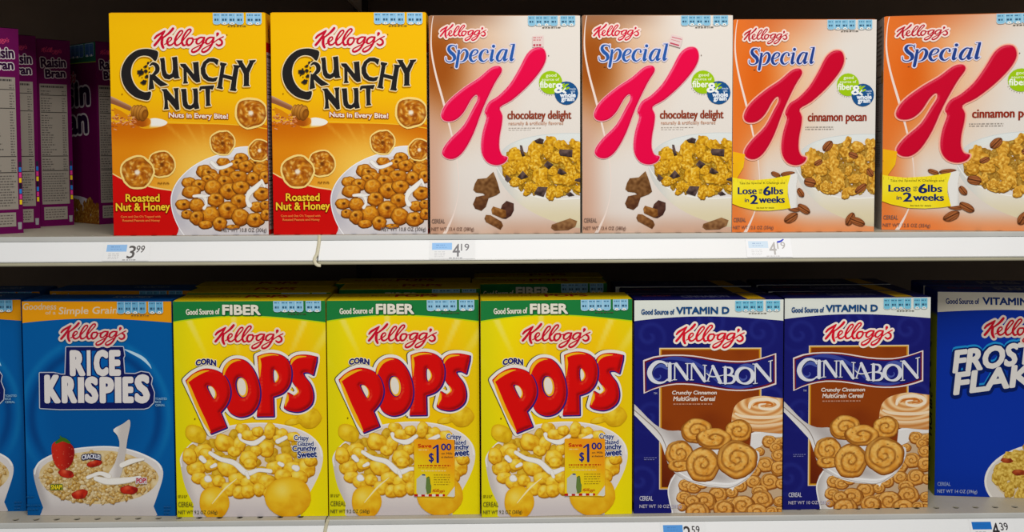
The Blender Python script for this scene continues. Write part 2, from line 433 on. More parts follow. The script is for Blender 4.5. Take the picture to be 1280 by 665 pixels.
# ------------------------------------------------------------------ the printed fronts
def art_nut():
    A = Art([(341, 15.5), (535.5, 16.5), (535.5, 292), (341.5, 292.5)], .1925, .2750)
    def bg(x, y):
        c = (255, 196, 0); c = mix(c, (250, 188, 0), sstep(40, 15, y)*.5)
        c = mix(c, (250, 180, 10), sstep(110, 150, y))
        return c
    A.grid(341, 15, 536, 158, 24, 20, bg)
    apex = (462, 205)
    def bg2(x, y):
        c = mix((214, 112, 0), (232, 140, 14), sstep(155, 190, y))
        d = math.hypot((x-462)/1.4, y-212); c = mix((255, 206, 84), c, sstep(5, 75, d))
        c = mix(c, (250, 190, 70), sstep(215, 245, y)*sstep(341, 420, x)*.8)
        a = math.atan2(y-apex[1], x-apex[0])
        for r in (-2.36, -2.05, -1.72): c = mix(c, (250, 190, 70), sstep(.05, 0, abs(a-r))*.35)
        return c
    def top(x): return 150+1.5*math.sin((x-341)/195*PI)+(x-341)/195*4
    A.shade([(341, 151)]+[(x, top(x)) for x in range(350, 536, 10)]+[(536, 156), (536, 293), (341, 293)], bg2, 3.)
    A.line([(341, 151), (380, 149.5), (440, 152), (500, 155), (536, 160)], 1.2, (252, 196, 40))
    z = Zm(335, 150, 4.434)
    A.part('front_panel')
    A.poly(z([(0, 280), (27, 287), (75, 315), (130, 338), (200, 352), (270, 370), (352, 383), (470, 700), (0, 700)]), (214, 12, 8))
    A.line(z([(25, 285, 5), (75, 313, 7), (130, 336, 8), (200, 350, 9), (270, 368, 8), (352, 381, 6)]), 1, (255, 222, 140))
    # honey dipper, honey and chopped nuts
    A.part('honey_picture'); z = Zm(345, 110, 11.08)
    A.shade(z([(0, 250), (90, 290), (200, 360), (250, 430), (120, 400), (0, 330)]), lambda x, y: (226, 140, 10), 2.5)
    A.shade(z([(-60, 85), (0, 110), (230, 225), (250, 245), (225, 300), (0, 205), (-60, 190)]), lambda x, y: mix((238, 206, 172), (150, 92, 60), sstep(-3, 6, (y-118)-(x-341)*.43)), 1.5)
    A.shade(z([(340, 500), (420, 420), (500, 405), (580, 398), (690, 425), (735, 460), (690, 500), (560, 535), (400, 540)]), lambda x, y: mix((250, 246, 236), (240, 170, 20), max(sstep(155, 158.5, y), sstep(392, 388, x))), 1.5, 4)
    A.shade(z([(235, 440), (300, 380), (480, 400), (500, 480), (400, 520), (320, 500)]), lambda x, y: mix((176, 84, 8), (232, 140, 20), sstep(380, 392, x)), 2, 3)
    for i, (a, b, rx, ry) in enumerate([(275, 300, 40, 85), (315, 312, 46, 102), (358, 322, 52, 112), (405, 335, 62, 108)]):
        x, y = 345+a/11.08, 110+b/11.08
        A.blob(x, y, rx/11.08, ry/11.08, .2, lambda u, v, rho, t: mix(mix((206, 138, 50), (142, 80, 14), v*.8+.35), (92, 50, 8), sstep(.8, 1., rho)*.8), 5, 24)
    A.blob(345+430/11.08, 110+345/11.08, 46/11.08, 70/11.08, .25, lambda u, v, rho, t: mix((176, 104, 22), (128, 72, 12), rho), 4, 20)
    r = random.Random(4)
    for i in range(70):
        x = r.uniform(-1, 30); y = 150+r.gauss(1, 4)+x*.10-2
        A.line([(341+x, y), (341+x+r.uniform(1, 3), y+r.uniform(-1, 1.2))], r.uniform(.7, 1.5), r.choice([(226, 140, 80), (178, 84, 30), (236, 168, 110), (200, 104, 44)]), 0)
    # bowl
    A.part('cereal_picture')
    bcx, bcy, brx, bry = 503, 236, 92, 58
    z = Zm(410, 150, 4.586)
    bowl = z([(300, 190), (420, 148), (600, 146), (700, 170), (700, 680), (105, 680), (60, 610), (25, 520), (18, 430), (55, 345), (130, 270), (210, 222)])
    A.shade(bowl, lambda x, y: mix(mix((236, 234, 236), (196, 192, 200), sstep(30, 0, x-414-abs(y-240)*.28)*.9), (214, 210, 214), sstep(270, 292, y)), 3, 4)
    A.line(z([(575, 150, 4), (420, 149, 5), (300, 190, 5), (210, 224, 5), (130, 272, 5), (57, 347, 5), (22, 432, 5), (28, 520, 5), (62, 608, 5), (105, 670, 5)]), 1, (250, 250, 252))
    A.shade(z([(330, 215), (450, 195), (600, 205), (720, 250), (720, 600), (560, 625), (330, 620), (180, 590), (70, 540), (45, 480), (75, 400), (160, 310), (240, 245)]), lambda x, y: (226, 214, 208), 5, 4)
    rings = [(325, 232, 36, .6), (425, 212, 40, .7), (500, 238, 36, .7), (545, 245, 34, .8), (400, 245, 38, .8), (450, 258, 42, .75), (215, 285, 42, .8), (240, 300, 42, .75), (340, 290, 42, .75), (535, 275, 42, .8), (405, 318, 50, .7), (490, 330, 38, .95), (270, 318, 36, .7), (230, 332, 34, .7), (330, 345, 42, .8),
        (125, 350, 40, .7), (185, 365, 42, .75), (560, 320, 34, 1.), (262, 378, 48, .85), (350, 398, 48, .9), (420, 378, 44, .85), (140, 402, 50, .72), (275, 448, 46, .8), (90, 475, 42, .7), (168, 478, 42, .85), (410, 458, 46, .9), (540, 415, 48, .75), (510, 490, 36, .8), (560, 480, 30, .8),
        (345, 510, 54, .85), (245, 535, 50, .9), (108, 530, 30, .8), (165, 550, 38, 1.), (415, 545, 46, 1.), (500, 565, 48, .8), (565, 535, 34, .9), (215, 590, 38, .6), (295, 585, 38, 1.), (370, 605, 36, .35)]
    for i, (a, b, r_, q) in enumerate(rings):
        (x, y), = z([(a, b)]); ring(A, x, y+.7, r_/4.586*1.13, i, q, .6, False); ring(A, x, y, r_/4.586*1.08, i, q, 1., i % 3 != 0)
    for l in ([(255, 235, 30), (290, 265, 30), (330, 262, 24), (368, 245, 28)], [(150, 428, 26), (205, 430, 28), (222, 470, 22), (208, 498, 26)], [(205, 430, 24), (240, 425, 10)],
              [(540, 345, 36), (510, 375, 34), (470, 410, 40), (455, 450, 34), (468, 480, 38)], [(540, 340, 30), (556, 375, 16)]): milk(A, z(l), 1)
    for a, b, r_, i in ((320, 125, 68, 2), (530, 168, 60, 3), (15-20+0, 0, 0, 0)):
        if r_: (x, y), = z([(a, b)]); cluster(A, x, y, r_/4.586, i)
    z = Zm(335, 150, 4.434)
    for a, b, r_, i in ((305, 237, 70, 6), (168, 280, 86, 5)): (x, y), = z([(a, b)]); cluster(A, x, y, r_/4.434, i)
    cluster(A, 515.5, 140, 18.5, 7)
    # title
    A.part('title_lettering')
    a = Zm(350, 55, 7.389); b = Zm(430, 60, 7.389)
    Cc = a([(383, 70), (330, 45), (260, 38), (180, 55), (105, 110), (55, 190), (40, 270), (55, 350), (95, 420), (160, 475), (230, 500), (290, 503), (310, 432), (255, 435), (200, 410), (155, 355), (132, 290), (130, 230), (150, 165), (195, 115), (250, 98), (310, 110), (358, 150)])
    U = a([(398, 126), (438, 120), (442, 150), (447, 230), (458, 265), (482, 278), (508, 262), (517, 225), (515, 150), (508, 118), (555, 111), (558, 150), (562, 230), (568, 290), (578, 306), (530, 312), (520, 296), (480, 318), (440, 310), (418, 280), (408, 220), (406, 160)])
    N = b([(-8, 140), (40, 140), (115, 235), (118, 225), (112, 140), (105, 128), (160, 122), (160, 140), (165, 230), (172, 305), (140, 312), (110, 290), (50, 210), (50, 300), (60, 310), (58, 318), (15, 320), (22, 300), (22, 180), (-2, 160)])
    C2 = b([(345, 105), (300, 88), (250, 90), (205, 125), (180, 180), (182, 230), (205, 275), (245, 300), (290, 305), (318, 298), (335, 262), (290, 272), (250, 262), (225, 225), (220, 180), (235, 140), (265, 120), (300, 125), (332, 155)])
    Hh = b([(362, 128), (418, 140), (415, 152), (402, 160), (388, 238), (470, 258), (486, 172), (478, 152), (545, 158), (543, 170), (526, 182), (506, 290), (497, 368), (506, 380), (496, 392), (440, 384), (450, 370), (464, 290), (382, 268), (372, 350), (380, 362), (376, 374), (322, 362), (332, 348), (350, 260), (367, 162), (357, 148)])
    Y = b([(508, 110), (565, 112), (562, 125), (598, 185), (630, 125), (625, 112), (685, 108), (680, 122), (665, 132), (622, 225), (618, 330), (628, 345), (568, 347), (574, 330), (575, 235), (520, 128)])
    N2 = a([(405, 408), (455, 405), (460, 415), (530, 500), (528, 430), (518, 400), (565, 397), (560, 420), (560, 500), (568, 592), (540, 600), (525, 580), (460, 500), (465, 570), (470, 588), (425, 592), (432, 570), (435, 520), (425, 430)])
    U2 = b([(-5, 370), (42, 368), (45, 400), (48, 480), (58, 515), (85, 522), (108, 500), (112, 450), (108, 380), (98, 368), (145, 365), (150, 400), (150, 490), (160, 548), (120, 556), (112, 540), (75, 558), (35, 548), (12, 520), (5, 460), (2, 400)])
    T = b([(170, 350), (185, 345), (298, 338), (300, 345), (285, 378), (262, 370), (258, 430), (258, 505), (268, 522), (220, 528), (225, 505), (222, 420), (220, 370), (188, 370), (170, 388), (162, 380)])
    leg = a([(318, 272), (355, 282), (400, 325), (467, 368), (400, 382), (360, 350), (330, 320)]); stem = a([(303, 266), (322, 282), (330, 330), (340, 400), (290, 413), (296, 350)])
    rb = a([(305, 190, 12), (335, 172, 26), (368, 195, 40), (372, 235, 40), (345, 268, 28), (322, 285, 20)])
    L = [Cc, U, N, C2, Hh, Y, N2, U2, T, leg, stem]; smooth = {0: 3, 3: 3}
    L = [catmull([p[:2] for p in l], 3, True) if i == 0 else l for i, l in enumerate(L)]
    for l in L: A.outline([(p[0]-.5, p[1]+.9) for p in l], 3.4, (206, 140, 0))
    for l in L: A.outline(l, 2.7, (246, 226, 176))
    A.line([(p[0], p[1], p[2]+2.7) for p in rb], 1, (246, 226, 176))
    ink = (36, 33, 33)
    for l in L: A.poly(l, ink); A.outline(l, .35, ink)
    A.line(rb, 1, ink)
    for i, (x, y, r_, q) in enumerate([(222, 250, 31, 25), (268, 240, 20, 15), (266, 200, 20, 13), (290, 167, 13, 11), (272, 292, 19, 17), (245, 343, 31, 22), (315, 155, 8, 6), (205, 285, 6, 5), (230, 300, 6, 4), (300, 250, 9, 7), (298, 215, 7, 6), (228, 225, 10, 7)]):
        A.blob(350+x/7.389, 55+y/7.389, r_/7.389, q/7.389, -.4, lambda u, v, rho, t: mix(ink, (110, 74, 10), sstep(.8, 1, rho)), 3, 14, .35, i)
    A.disc(356, 116, .8, (150, 100, 0)); A.disc(487.6, 43.3, .6, (60, 50, 30))
    script(A, 395.8, 33.4, 89, red=(206, 14, 48))
    A.part('small_lettering')
    A.text('Nuts in Every Bite!', 414, 487, 140.2, 148, (252, 240, 226), .5, halo=[(2.0, (170, 62, 10))], warp=lambda X, Y, u, v: (X, Y+u*2.2-1.1), res=2)
    z = Zm(335, 150, 4.434)
    A.text('Roasted', 335+102/4.434, 335+288/4.434, 150+402/4.434, 150+443/4.434, (255, 216, 50), .55, halo=[(2.0, (130, 0, 0))])
    A.text('Nut & Honey', 335+47/4.434, 335+345/4.434, 150+452/4.434, 150+508/4.434, (255, 216, 50), .55, halo=[(2.0, (130, 0, 0))], rot=.01)
    A.text("Corn and Oat O's Topped with", 335+72/4.434, 335+292/4.434, 150+520/4.434, 150+536/4.434, (240, 130, 60), .25, res=2)
    A.text('Roasted Peanuts and Honey', 335+82/4.434, 335+288/4.434, 150+541/4.434, 150+558/4.434, (240, 130, 60), .25, res=2)
    A.greek(398, 225.5, 413, 228.5, 2, (140, 84, 10), 3)
    A.text('NET WT 10.8 OZ (306g)', 477, 533, 283.4, 289.5, (120, 112, 112), .1, res=2)
    nutrition(A, 471, 530.5, 16.3, 30.3, base=(150, 205, 240), y2=17)
    return A

def art_kind(pecan_kind):
    W_, H_ = (.1800, .2655) if pecan_kind else (.1880, .2710)
    """the two 'Special' boxes; lower half of the drawing differs by flavour. Drawn in the first box's frame"""
    A = Art([(538, 18), (727, 20), (725.5, 291.5), (537.5, 292.5)], W_, H_)
    W0, W1 = (238, 230, 220), (226, 214, 204)
    def bg(x, y):
        if pecan_kind:
            c = mix((235, 228, 218), (228, 214, 200), sstep(200, 290, y))
            t = sstep(95, 10, math.hypot((x-553)*1.25, (y-95)*.8)); c = mix(c, (246, 162, 92), sstep(135, 20, math.hypot(x-560, (y-80)*.8))*.8); c = mix(c, (226, 96, 10), t)
            c = mix(c, (214, 92, 30), sstep(62, 12, y)*sstep(725, 560, x)*.75)
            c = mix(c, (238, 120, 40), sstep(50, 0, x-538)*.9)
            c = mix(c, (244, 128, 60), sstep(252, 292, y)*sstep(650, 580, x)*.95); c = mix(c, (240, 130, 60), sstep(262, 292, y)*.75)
        else:
            c = mix(W0, (232, 216, 204), sstep(180, 290, y))
            c = mix(c, (226, 172, 126), sstep(120, 20, math.hypot((x-556), (y-75)*.8))*.85)
            c = mix(c, (166, 84, 18), sstep(70, 8, math.hypot((x-550)*1.25, (y-78)*.62)))
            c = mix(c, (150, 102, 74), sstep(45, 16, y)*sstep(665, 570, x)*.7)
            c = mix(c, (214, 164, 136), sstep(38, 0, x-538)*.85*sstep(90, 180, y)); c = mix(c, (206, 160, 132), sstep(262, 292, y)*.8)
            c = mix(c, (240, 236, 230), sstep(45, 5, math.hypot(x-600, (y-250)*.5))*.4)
        return c
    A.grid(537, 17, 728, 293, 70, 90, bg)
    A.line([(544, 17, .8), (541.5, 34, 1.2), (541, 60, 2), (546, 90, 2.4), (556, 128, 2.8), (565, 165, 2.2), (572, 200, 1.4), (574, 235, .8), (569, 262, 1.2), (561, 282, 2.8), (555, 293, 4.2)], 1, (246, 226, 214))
    # bowl
    A.part('cereal_picture'); z = Zm(610, 155, 4.925)
    rim = epts(610+560/4.925, 155+250/4.925, 510/4.925, 195/4.925)
    def glass(x, y):
        c = mix((232, 236, 232), (238, 232, 216), sstep(170, 210, y)); 
        c = mix(c, (206, 208, 206), sstep(26, 0, x-619-abs(y-205)*.3)*.7)
        c = mix(c, (226, 210, 164), sstep(240, 275, y)*.7)
        return mix(c, (200, 186, 160), sstep(276, 286, y)*.6)
    A.shade(z([(55, 250), (80, 180), (150, 120), (280, 78), (450, 60), (620, 62), (720, 90), (720, 620), (560, 640), (470, 620), (330, 570), (210, 500), (120, 410), (70, 330)]), glass, 3, 3)
    A.line(z([(55, 250, 3), (80, 178, 4), (150, 118, 4), (280, 76, 4), (450, 58, 4), (620, 60, 4)]), 1, (214, 220, 218))
    milkc = z([(95, 250), (150, 170), (280, 125), (450, 105), (620, 110), (700, 150), (700, 440), (470, 455), (300, 442), (190, 400), (120, 330)])
    A.shade(milkc, lambda x, y: (236, 230, 224), 5, 3)
    A.line(z([(57, 262, 4), (110, 345, 5), (190, 405, 6), (300, 447, 7), (460, 462, 7), (700, 446, 7)]), 1, (250, 248, 240))
    fl = [(165, 175, 34), (300, 160, 56), (390, 110, 44), (460, 135, 44), (545, 130, 50), (375, 170, 40), (420, 205, 38), (480, 225, 46), (540, 190, 44), (570, 260, 40), (300, 200, 42), (175, 215, 62), (240, 240, 40), (295, 240, 46), (120, 255, 32), (140, 290, 40), (215, 285, 46), (510, 280, 40), (400, 290, 36), (325, 320, 54),
          (175, 355, 36), (205, 345, 30), (440, 340, 48), (500, 345, 42), (555, 335, 34), (345, 365, 44), (255, 400, 42), (255, 385, 36), (310, 395, 40), (390, 425, 46), (440, 415, 38), (570, 395, 38), (480, 400, 26), (605, 210, 40), (610, 320, 40)]
    base = (242, 184, 34) if not pecan_kind else (240, 180, 66)
    for i, (x, y) in enumerate(scatter(21, 60, ell(610+420/4.925, 155+270/4.925, 315/4.925, 145/4.925), 625, 728, 175, 245, 7.5)): flake(A, x, y, 7.6, i+200, .80, base)
    for i, (a, b, r_) in enumerate(fl):
        (x, y), = z([(a, b)]); flake(A, x+.5, y+.9, r_/4.925, i+40*pecan_kind, .72, base); flake(A, x, y, r_/4.925, i+40*pecan_kind, 1., base)
    if not pecan_kind:
        for i, l in enumerate([[(290, 100), (325, 85), (350, 95), (342, 122), (305, 118)], [(202, 128), (215, 130), (232, 195), (215, 200), (205, 170)], [(445, 155), (525, 158), (522, 205), (450, 195), (440, 175)], [(370, 225), (408, 250), (378, 280), (348, 252)],
                               [(218, 285), (252, 325), (210, 342), (185, 325)], [(445, 270), (490, 302), (455, 315), (430, 300)], [(310, 385), (372, 388), (345, 448), (285, 430)], [(115, 310), (148, 335), (125, 358), (108, 340)], [(540, 340), (572, 330), (570, 360), (535, 350)], [(480, 430), (510, 418), (535, 440), (500, 446)]]):
            chunk(A, z(l), i, (112, 90, 84), (48, 34, 32))
        zz = Zm(530, 150, 4.434)
        chunk(A, zz([(300, 325), (350, 320), (388, 285), (402, 320), (412, 350), (425, 400), (405, 415), (360, 432), (330, 405), (290, 400), (275, 385), (285, 350)]), 3, (150, 106, 62), (96, 58, 26))
        chunk(A, zz([(290, 425), (355, 412), (360, 435), (345, 480), (320, 502), (285, 490), (273, 465)]), 5, (124, 80, 44), (84, 48, 28))
        chunk(A, zz([(435, 470), (460, 447), (500, 462), (500, 500), (485, 530), (455, 548), (435, 545), (425, 500)]), 6, (92, 58, 46), (64, 34, 28))
        chunk(A, zz([(385, 478), (455, 500), (458, 535), (435, 545), (380, 520), (375, 495)]), 7, (178, 122, 62), (116, 68, 24))
        chunk(A, zz([(345, 525), (370, 527), (430, 562), (440, 585), (425, 608), (345, 565), (336, 545)]), 8, (160, 108, 60), (96, 56, 26))
        chunk(A, zz([(710, 580), (810, 545), (850, 560), (840, 590), (800, 610), (725, 613), (705, 598)]), 9, (164, 120, 76), (110, 70, 40))
    else:
        for i, (a, b, rx, ry, t) in enumerate([(205, 235, 30, 18, -.5), (265, 130, 42, 26, -.8), (430, 190, 34, 20, .4), (480, 400, 44, 22, -.6), (150, 360, 40, 30, .3), (600, 150, 40, 20, .1), (540, 300, 30, 20, 1)]):
            (x, y), = z([(a, b)]); pecan(A, x, y, rx/4.925, ry/4.925, t, i)
    # badges
    A.part('grain_badge'); z = Zm(670, 80, 7.82)
    A.disc(670+155/7.82, 80+180/7.82, 14.6, (163, 205, 14)); A.disc(670+307/7.82, 80+285/7.82, 14.6, (26, 84, 142))
    A.disc(670+230/7.82, 80+235/7.82, 1, (0, 0, 0), 1)if False else None
    A.text('good', 684, 697, 92, 97, (236, 244, 200), .3, res=2); A.text('source of', 679, 700.5, 97.5, 100.8, (236, 244, 200), .2, res=2)
    A.text('fiber', 676.5, 696, 101.5, 109.5, (250, 252, 240), .5, res=2)
    A.text('&', 694.5, 709, 104.5, 115.8, (250, 252, 246), 1., res=3)
    for l in ([(704, 113), (708, 107), (712, 105)], [(706, 110), (705, 106), (707, 104.5)], [(708, 112), (711, 110), (713, 109.5)]): A.line([(p[0]+.3, p[1], w_) for p, w_ in zip(l, (1, 2.6, .6))], 1, (163, 205, 14), 3)
    A.text('made', 713, 721, 109.8, 112.3, (190, 210, 230), .15, res=2); A.text('with', 714.5, 720, 113, 115.5, (190, 210, 230), .15, res=2)
    A.text('whole', 701.5, 720.5, 115.8, 121.5, (240, 246, 250), .7, res=2); A.text('grain', 703, 718.8, 121, 127.8, (240, 246, 250), .7, res=2)
    for i in range(9):
        t = math.radians(150-i*11); A.disc(689.5+16*math.cos(t), 103+15.8*math.sin(t), .45, (130, 130, 120))
    A.part('flavour_lettering')
    if pecan_kind:
        fx = lambda x: 538+(x-916)*1.0  # measured on the third box
        A.text('cinnamon pecan', 637.5, 714, 139.0, 153.0, (152, 44, 20), .12, hb=.9)
        A.greek(634, 155.5, 672, 161, 2, (170, 160, 150), 4, .35)
    else:
        A.text('chocolatey delight', 636, 715, 138, 151.7, (150, 58, 30), .12, hb=.9)
        A.text('naturally & artificially flavored', 637, 705, 150.5+1, 157, (206, 160, 134), .12, res=2)
        A.greek(637, 158.5, 680, 160.3, 1, (200, 186, 174), 3, .4); A.greek(637, 161.3, 670, 162.5, 1, (196, 184, 176), 5, .4)
    # the big letter
    A.part('letter_emblem'); z = Zm(545, 50, 4.156)
    K1 = catmull([p[:2] for p in z([(345, 140), (325, 133), (290, 145), (230, 195), (160, 240), (90, 295), (50, 340), (32, 385), (45, 412), (80, 418), (115, 405), (150, 370), (185, 310), (208, 284), (222, 284), (222, 310), (200, 350), (150, 440), (80, 510), (42, 560), (38, 592), (65, 613), (105, 610), (150, 570), (200, 480), (250, 350), (310, 225), (347, 165)])], 3, True)
    K2 = catmull([p[:2] for p in z([(520, 42), (560, 42), (577, 70), (575, 110), (545, 165), (480, 240), (400, 310), (338, 347), (350, 390), (346, 440), (335, 500), (333, 560), (348, 598), (375, 608), (360, 635), (320, 648), (275, 635), (247, 595), (240, 540), (250, 470), (270, 400), (260, 368), (283, 320), (330, 290), (390, 230), (440, 150), (480, 75)])], 3, True)
    red = (240, 0, 72) if not pecan_kind else (208, 0, 44); hi = (255, 130, 160) if not pecan_kind else (238, 92, 110); glow = (250, 214, 206) if not pecan_kind else (250, 186, 160)
    for l in (K1, K2): A.outline(l, 4.2 if pecan_kind else 2.2, glow); A.outline(l, 1.6, mix(glow, red, .35))
    def gloss(l):
        def fn(x, y):
            best = 1e9
            for i in range(len(l)):
                a, b = l[i], l[(i+1) % len(l)]; dx, dy = b[0]-a[0], b[1]-a[1]; L2 = dx*dx+dy*dy+1e-9
                t = max(0, min(1, ((x-a[0])*dx+(y-a[1])*dy)/L2)); ex, ey = x-a[0]-t*dx, y-a[1]-t*dy; d = ex*ex+ey*ey
                if d < best: best = d; L = math.sqrt(L2); nx, ny = dy/L, -dx/L
            d = math.sqrt(best); up = -(ny*.75+nx*.66)*gs
            c = mix(red, hi, sstep(.25, .9, up)*sstep(3.2, 1.2, d)*sstep(.1, 1.1, d)*.85)
            return mix(c, mix(red, (120, 0, 30), .5), sstep(.3, 1., -up)*sstep(2.2, 0., d)*.6+sstep(.8, 0, d)*.35)
        area = sum(l[i][0]*l[(i+1) % len(l)][1]-l[(i+1) % len(l)][0]*l[i][1] for i in range(len(l)))
        gs = 1 if area > 0 else -1
        return fn
    for l in (K1, K2): A.shade(l, gloss(l), 1.5)
    A.disc(687.5, 69.5, .7, (130, 110, 100))
    # title
    A.part('title_lettering'); z = Zm(550, 45, 12.8)
    S = [z(l) for l in [[(290, 190, 12), (275, 150, 16), (235, 134, 18), (182, 148, 38), (165, 195, 52), (195, 245, 58), (245, 290, 58), (258, 345, 50), (220, 388, 22), (165, 398, 18), (122, 372, 16), (116, 322, 12)], [(292, 130, 10), (286, 195, 10)],
        [(330, 222, 40), (310, 350, 46), (288, 478, 46)], [(296, 216, 10), (335, 212, 16)], [(350, 265, 12), (392, 215, 22), (438, 212, 34), (462, 265, 50), (438, 345, 44), (392, 392, 20), (342, 400, 12)],
        [(520, 312, 12), (580, 290, 16), (622, 256, 26), (628, 225, 28), (592, 207, 20), (545, 235, 36), (510, 310, 48), (520, 368, 46), (560, 396, 26), (612, 360, 10)],
        [(788, 250, 36), (785, 216, 18), (742, 208, 18), (692, 248, 42), (665, 318, 50), (680, 372, 44), (725, 396, 20), (785, 357, 10)],
        [(872, 222, 42), (850, 320, 48), (845, 382, 44), (892, 360, 8)], [(824, 216, 10), (876, 210, 16)], [(884, 155, 52), (885, 155.5, 52)],
        [(1075, 216, 18), (1022, 212, 24), (968, 268, 44), (940, 340, 48), (958, 388, 32), (1005, 375, 18), (1062, 280, 10)], [(1092, 222, 42), (1065, 310, 46), (1056, 378, 44), (1110, 357, 8)],
        [(1208, 140, 40), (1182, 260, 46), (1162, 375, 46), (1212, 357, 8)], [(1158, 128, 10), (1222, 126, 14)]]]
    A.strokes(S, (40, 92, 172) if not pecan_kind else (34, 66, 142), 1.4, (226, 220, 236), 5)
    A.greek(565, 82, 569, 83.6, 1, (120, 80, 60), 3)
    script(A, 551.5, 28.6, 59.5, red=(218, 20, 60) if not pecan_kind else (192, 28, 48), halo=(250, 226, 214), hw=.034)
    A.part('small_lettering')
    A.text('CEREAL', 539.5, 556, 273.6, 278.8, (120, 100, 92), .1, res=2)
    A.text('NET WT 12.5 OZ (354g)' if pecan_kind else 'NET WT 13.4 OZ (380g)', 539, 592.5, 284, 289.5, (130, 96, 82), .1, res=2)
    nutrition(A, 662.5, 720.5, 19.8, 32.2, base=(140, 198, 226), y2=20.3)
    if pecan_kind:
        A.part('ribbon_banner')
        z = Zm(912, 186, 6.33); K3 = [(916.5, 23.5), (1096, 24), (1092, 288.5), (914.5, 290)]
        Hh = Art.homog(K3, [(538, 18), (727, 20), (725.5, 291.5), (537.5, 292.5)])
        def t(p): d = Hh[6]*p[0]+Hh[7]*p[1]+1; return ((Hh[0]*p[0]+Hh[1]*p[1]+Hh[2])/d, (Hh[3]*p[0]+Hh[4]*p[1]+Hh[5])/d)
        z = lambda pts, b=Zm(915, 185, 6.33): [t(p[:2])+tuple(p[2:]) for p in b(pts)]
        for i, (a, b, rx, ry, r_) in enumerate([(345, 205, 40, 18, .35), (440, 200, 60, 18, -.1), (540, 350, 40, 24, 1.), (490, 475, 52, 24, .2), (565, 478, 58, 30, .6), (465, 548, 60, 34, -.5)]):
            (x, y), = z([(a, b)]); pecan(A, x, y, rx/6.0, ry/6.0, r_, i)
        (x, y), = [t((1065, 271))]; pecan(A, x-3, y+2, 9, 5.5, -1., 3); pecan(A, x+6, y+5, 11, 5, .4, 4)
        A.shade(z([(-20, 20), (100, 45), (95, 105), (30, 125), (-20, 110)]), lambda x, y: (252, 186, 20), 3)
        A.shade(z([(-20, 130), (95, 95), (88, 150), (40, 230), (60, 420), (-20, 400)]), lambda x, y: mix((252, 214, 20), (244, 150, 20), sstep(30, 0, x-538)*.5), 3)
        A.shade(z([(440, 215), (500, 195), (520, 205), (505, 300), (516, 465), (460, 475), (440, 350)]), lambda x, y: mix((240, 238, 232), (176, 172, 166), sstep(621, 629, x+ (y-240)*.05)), 2)
        A.shade(z([(-20, 225), (40, 238), (160, 252), (300, 240), (400, 222), (462, 210), (440, 290), (438, 370), (462, 470), (400, 482), (290, 492), (180, 490), (60, 462), (-20, 430)]), lambda x, y: mix((253, 222, 12), (255, 240, 60), .5+.5*nz(x*.05, y*.05)), 3)
        for i in range(14):
            (a, b), (c, d) = z([(10+i*32, 245), (10+i*32, 268)]); A.line([(a, b), (c, d)], .4, (200, 170, 20), 0)
        nv = (20, 40, 104); q = lambda a, b: z([(a, b)])[0]
        def T(s_, a, b, c, d, col, bold, **k): (x0, y0), (x1, y1) = q(a, b), q(c, d); A.text(s_, x0, x1, y0, y1, col, bold, **k)
        T('Take the', 55, 266, 140, 284, (120, 110, 20), .1, res=2); T('Special K', 150, 266, 262, 286, (120, 110, 20), .1, res=2); T('Challenge and', 270, 264, 415, 286, (120, 110, 20), .1, res=2)
        T('Lose', 45, 308, 190, 362, nv, .2, hb=1.1); T('up', 210, 322, 238, 340, (90, 100, 60), .15, res=2); T('to', 210, 340, 232, 358, (90, 100, 60), .15, res=2)
        T('6', 248, 300, 300, 372, nv, .5, hb=1.7); T('lbs', 310, 306, 400, 362, nv, .2, hb=1.0)
        T('in', 98, 395, 130, 424, nv, .3); T('2', 145, 368, 198, 438, nv, .5, hb=1.6); T('weeks', 212, 378, 412, 430, nv, .2, hb=1.1)
        T('See back for details', 190, 464, 330, 474, (110, 100, 20), .1, res=2)
    return A
def band(A, col, curve, h0, hm, y0=373., name='claim_band'):
    """coloured band along the top of the lower boxes, its lower edge bowed upwards in the middle"""
    A.part(name); x0, x1 = A.quad[0][0]-2, A.quad[1][0]+2
    bot = [(x0+(x1-x0)*i/24, h0-(h0-hm)*math.sin(PI*(i/24)**.9)) for i in range(25)]
    if curve: A.line([(p[0], p[1]+.6) for p in bot], 1.8, curve, 0)
    A.poly([(x0, y0-6), (x1, y0-6)]+bot[::-1], col)

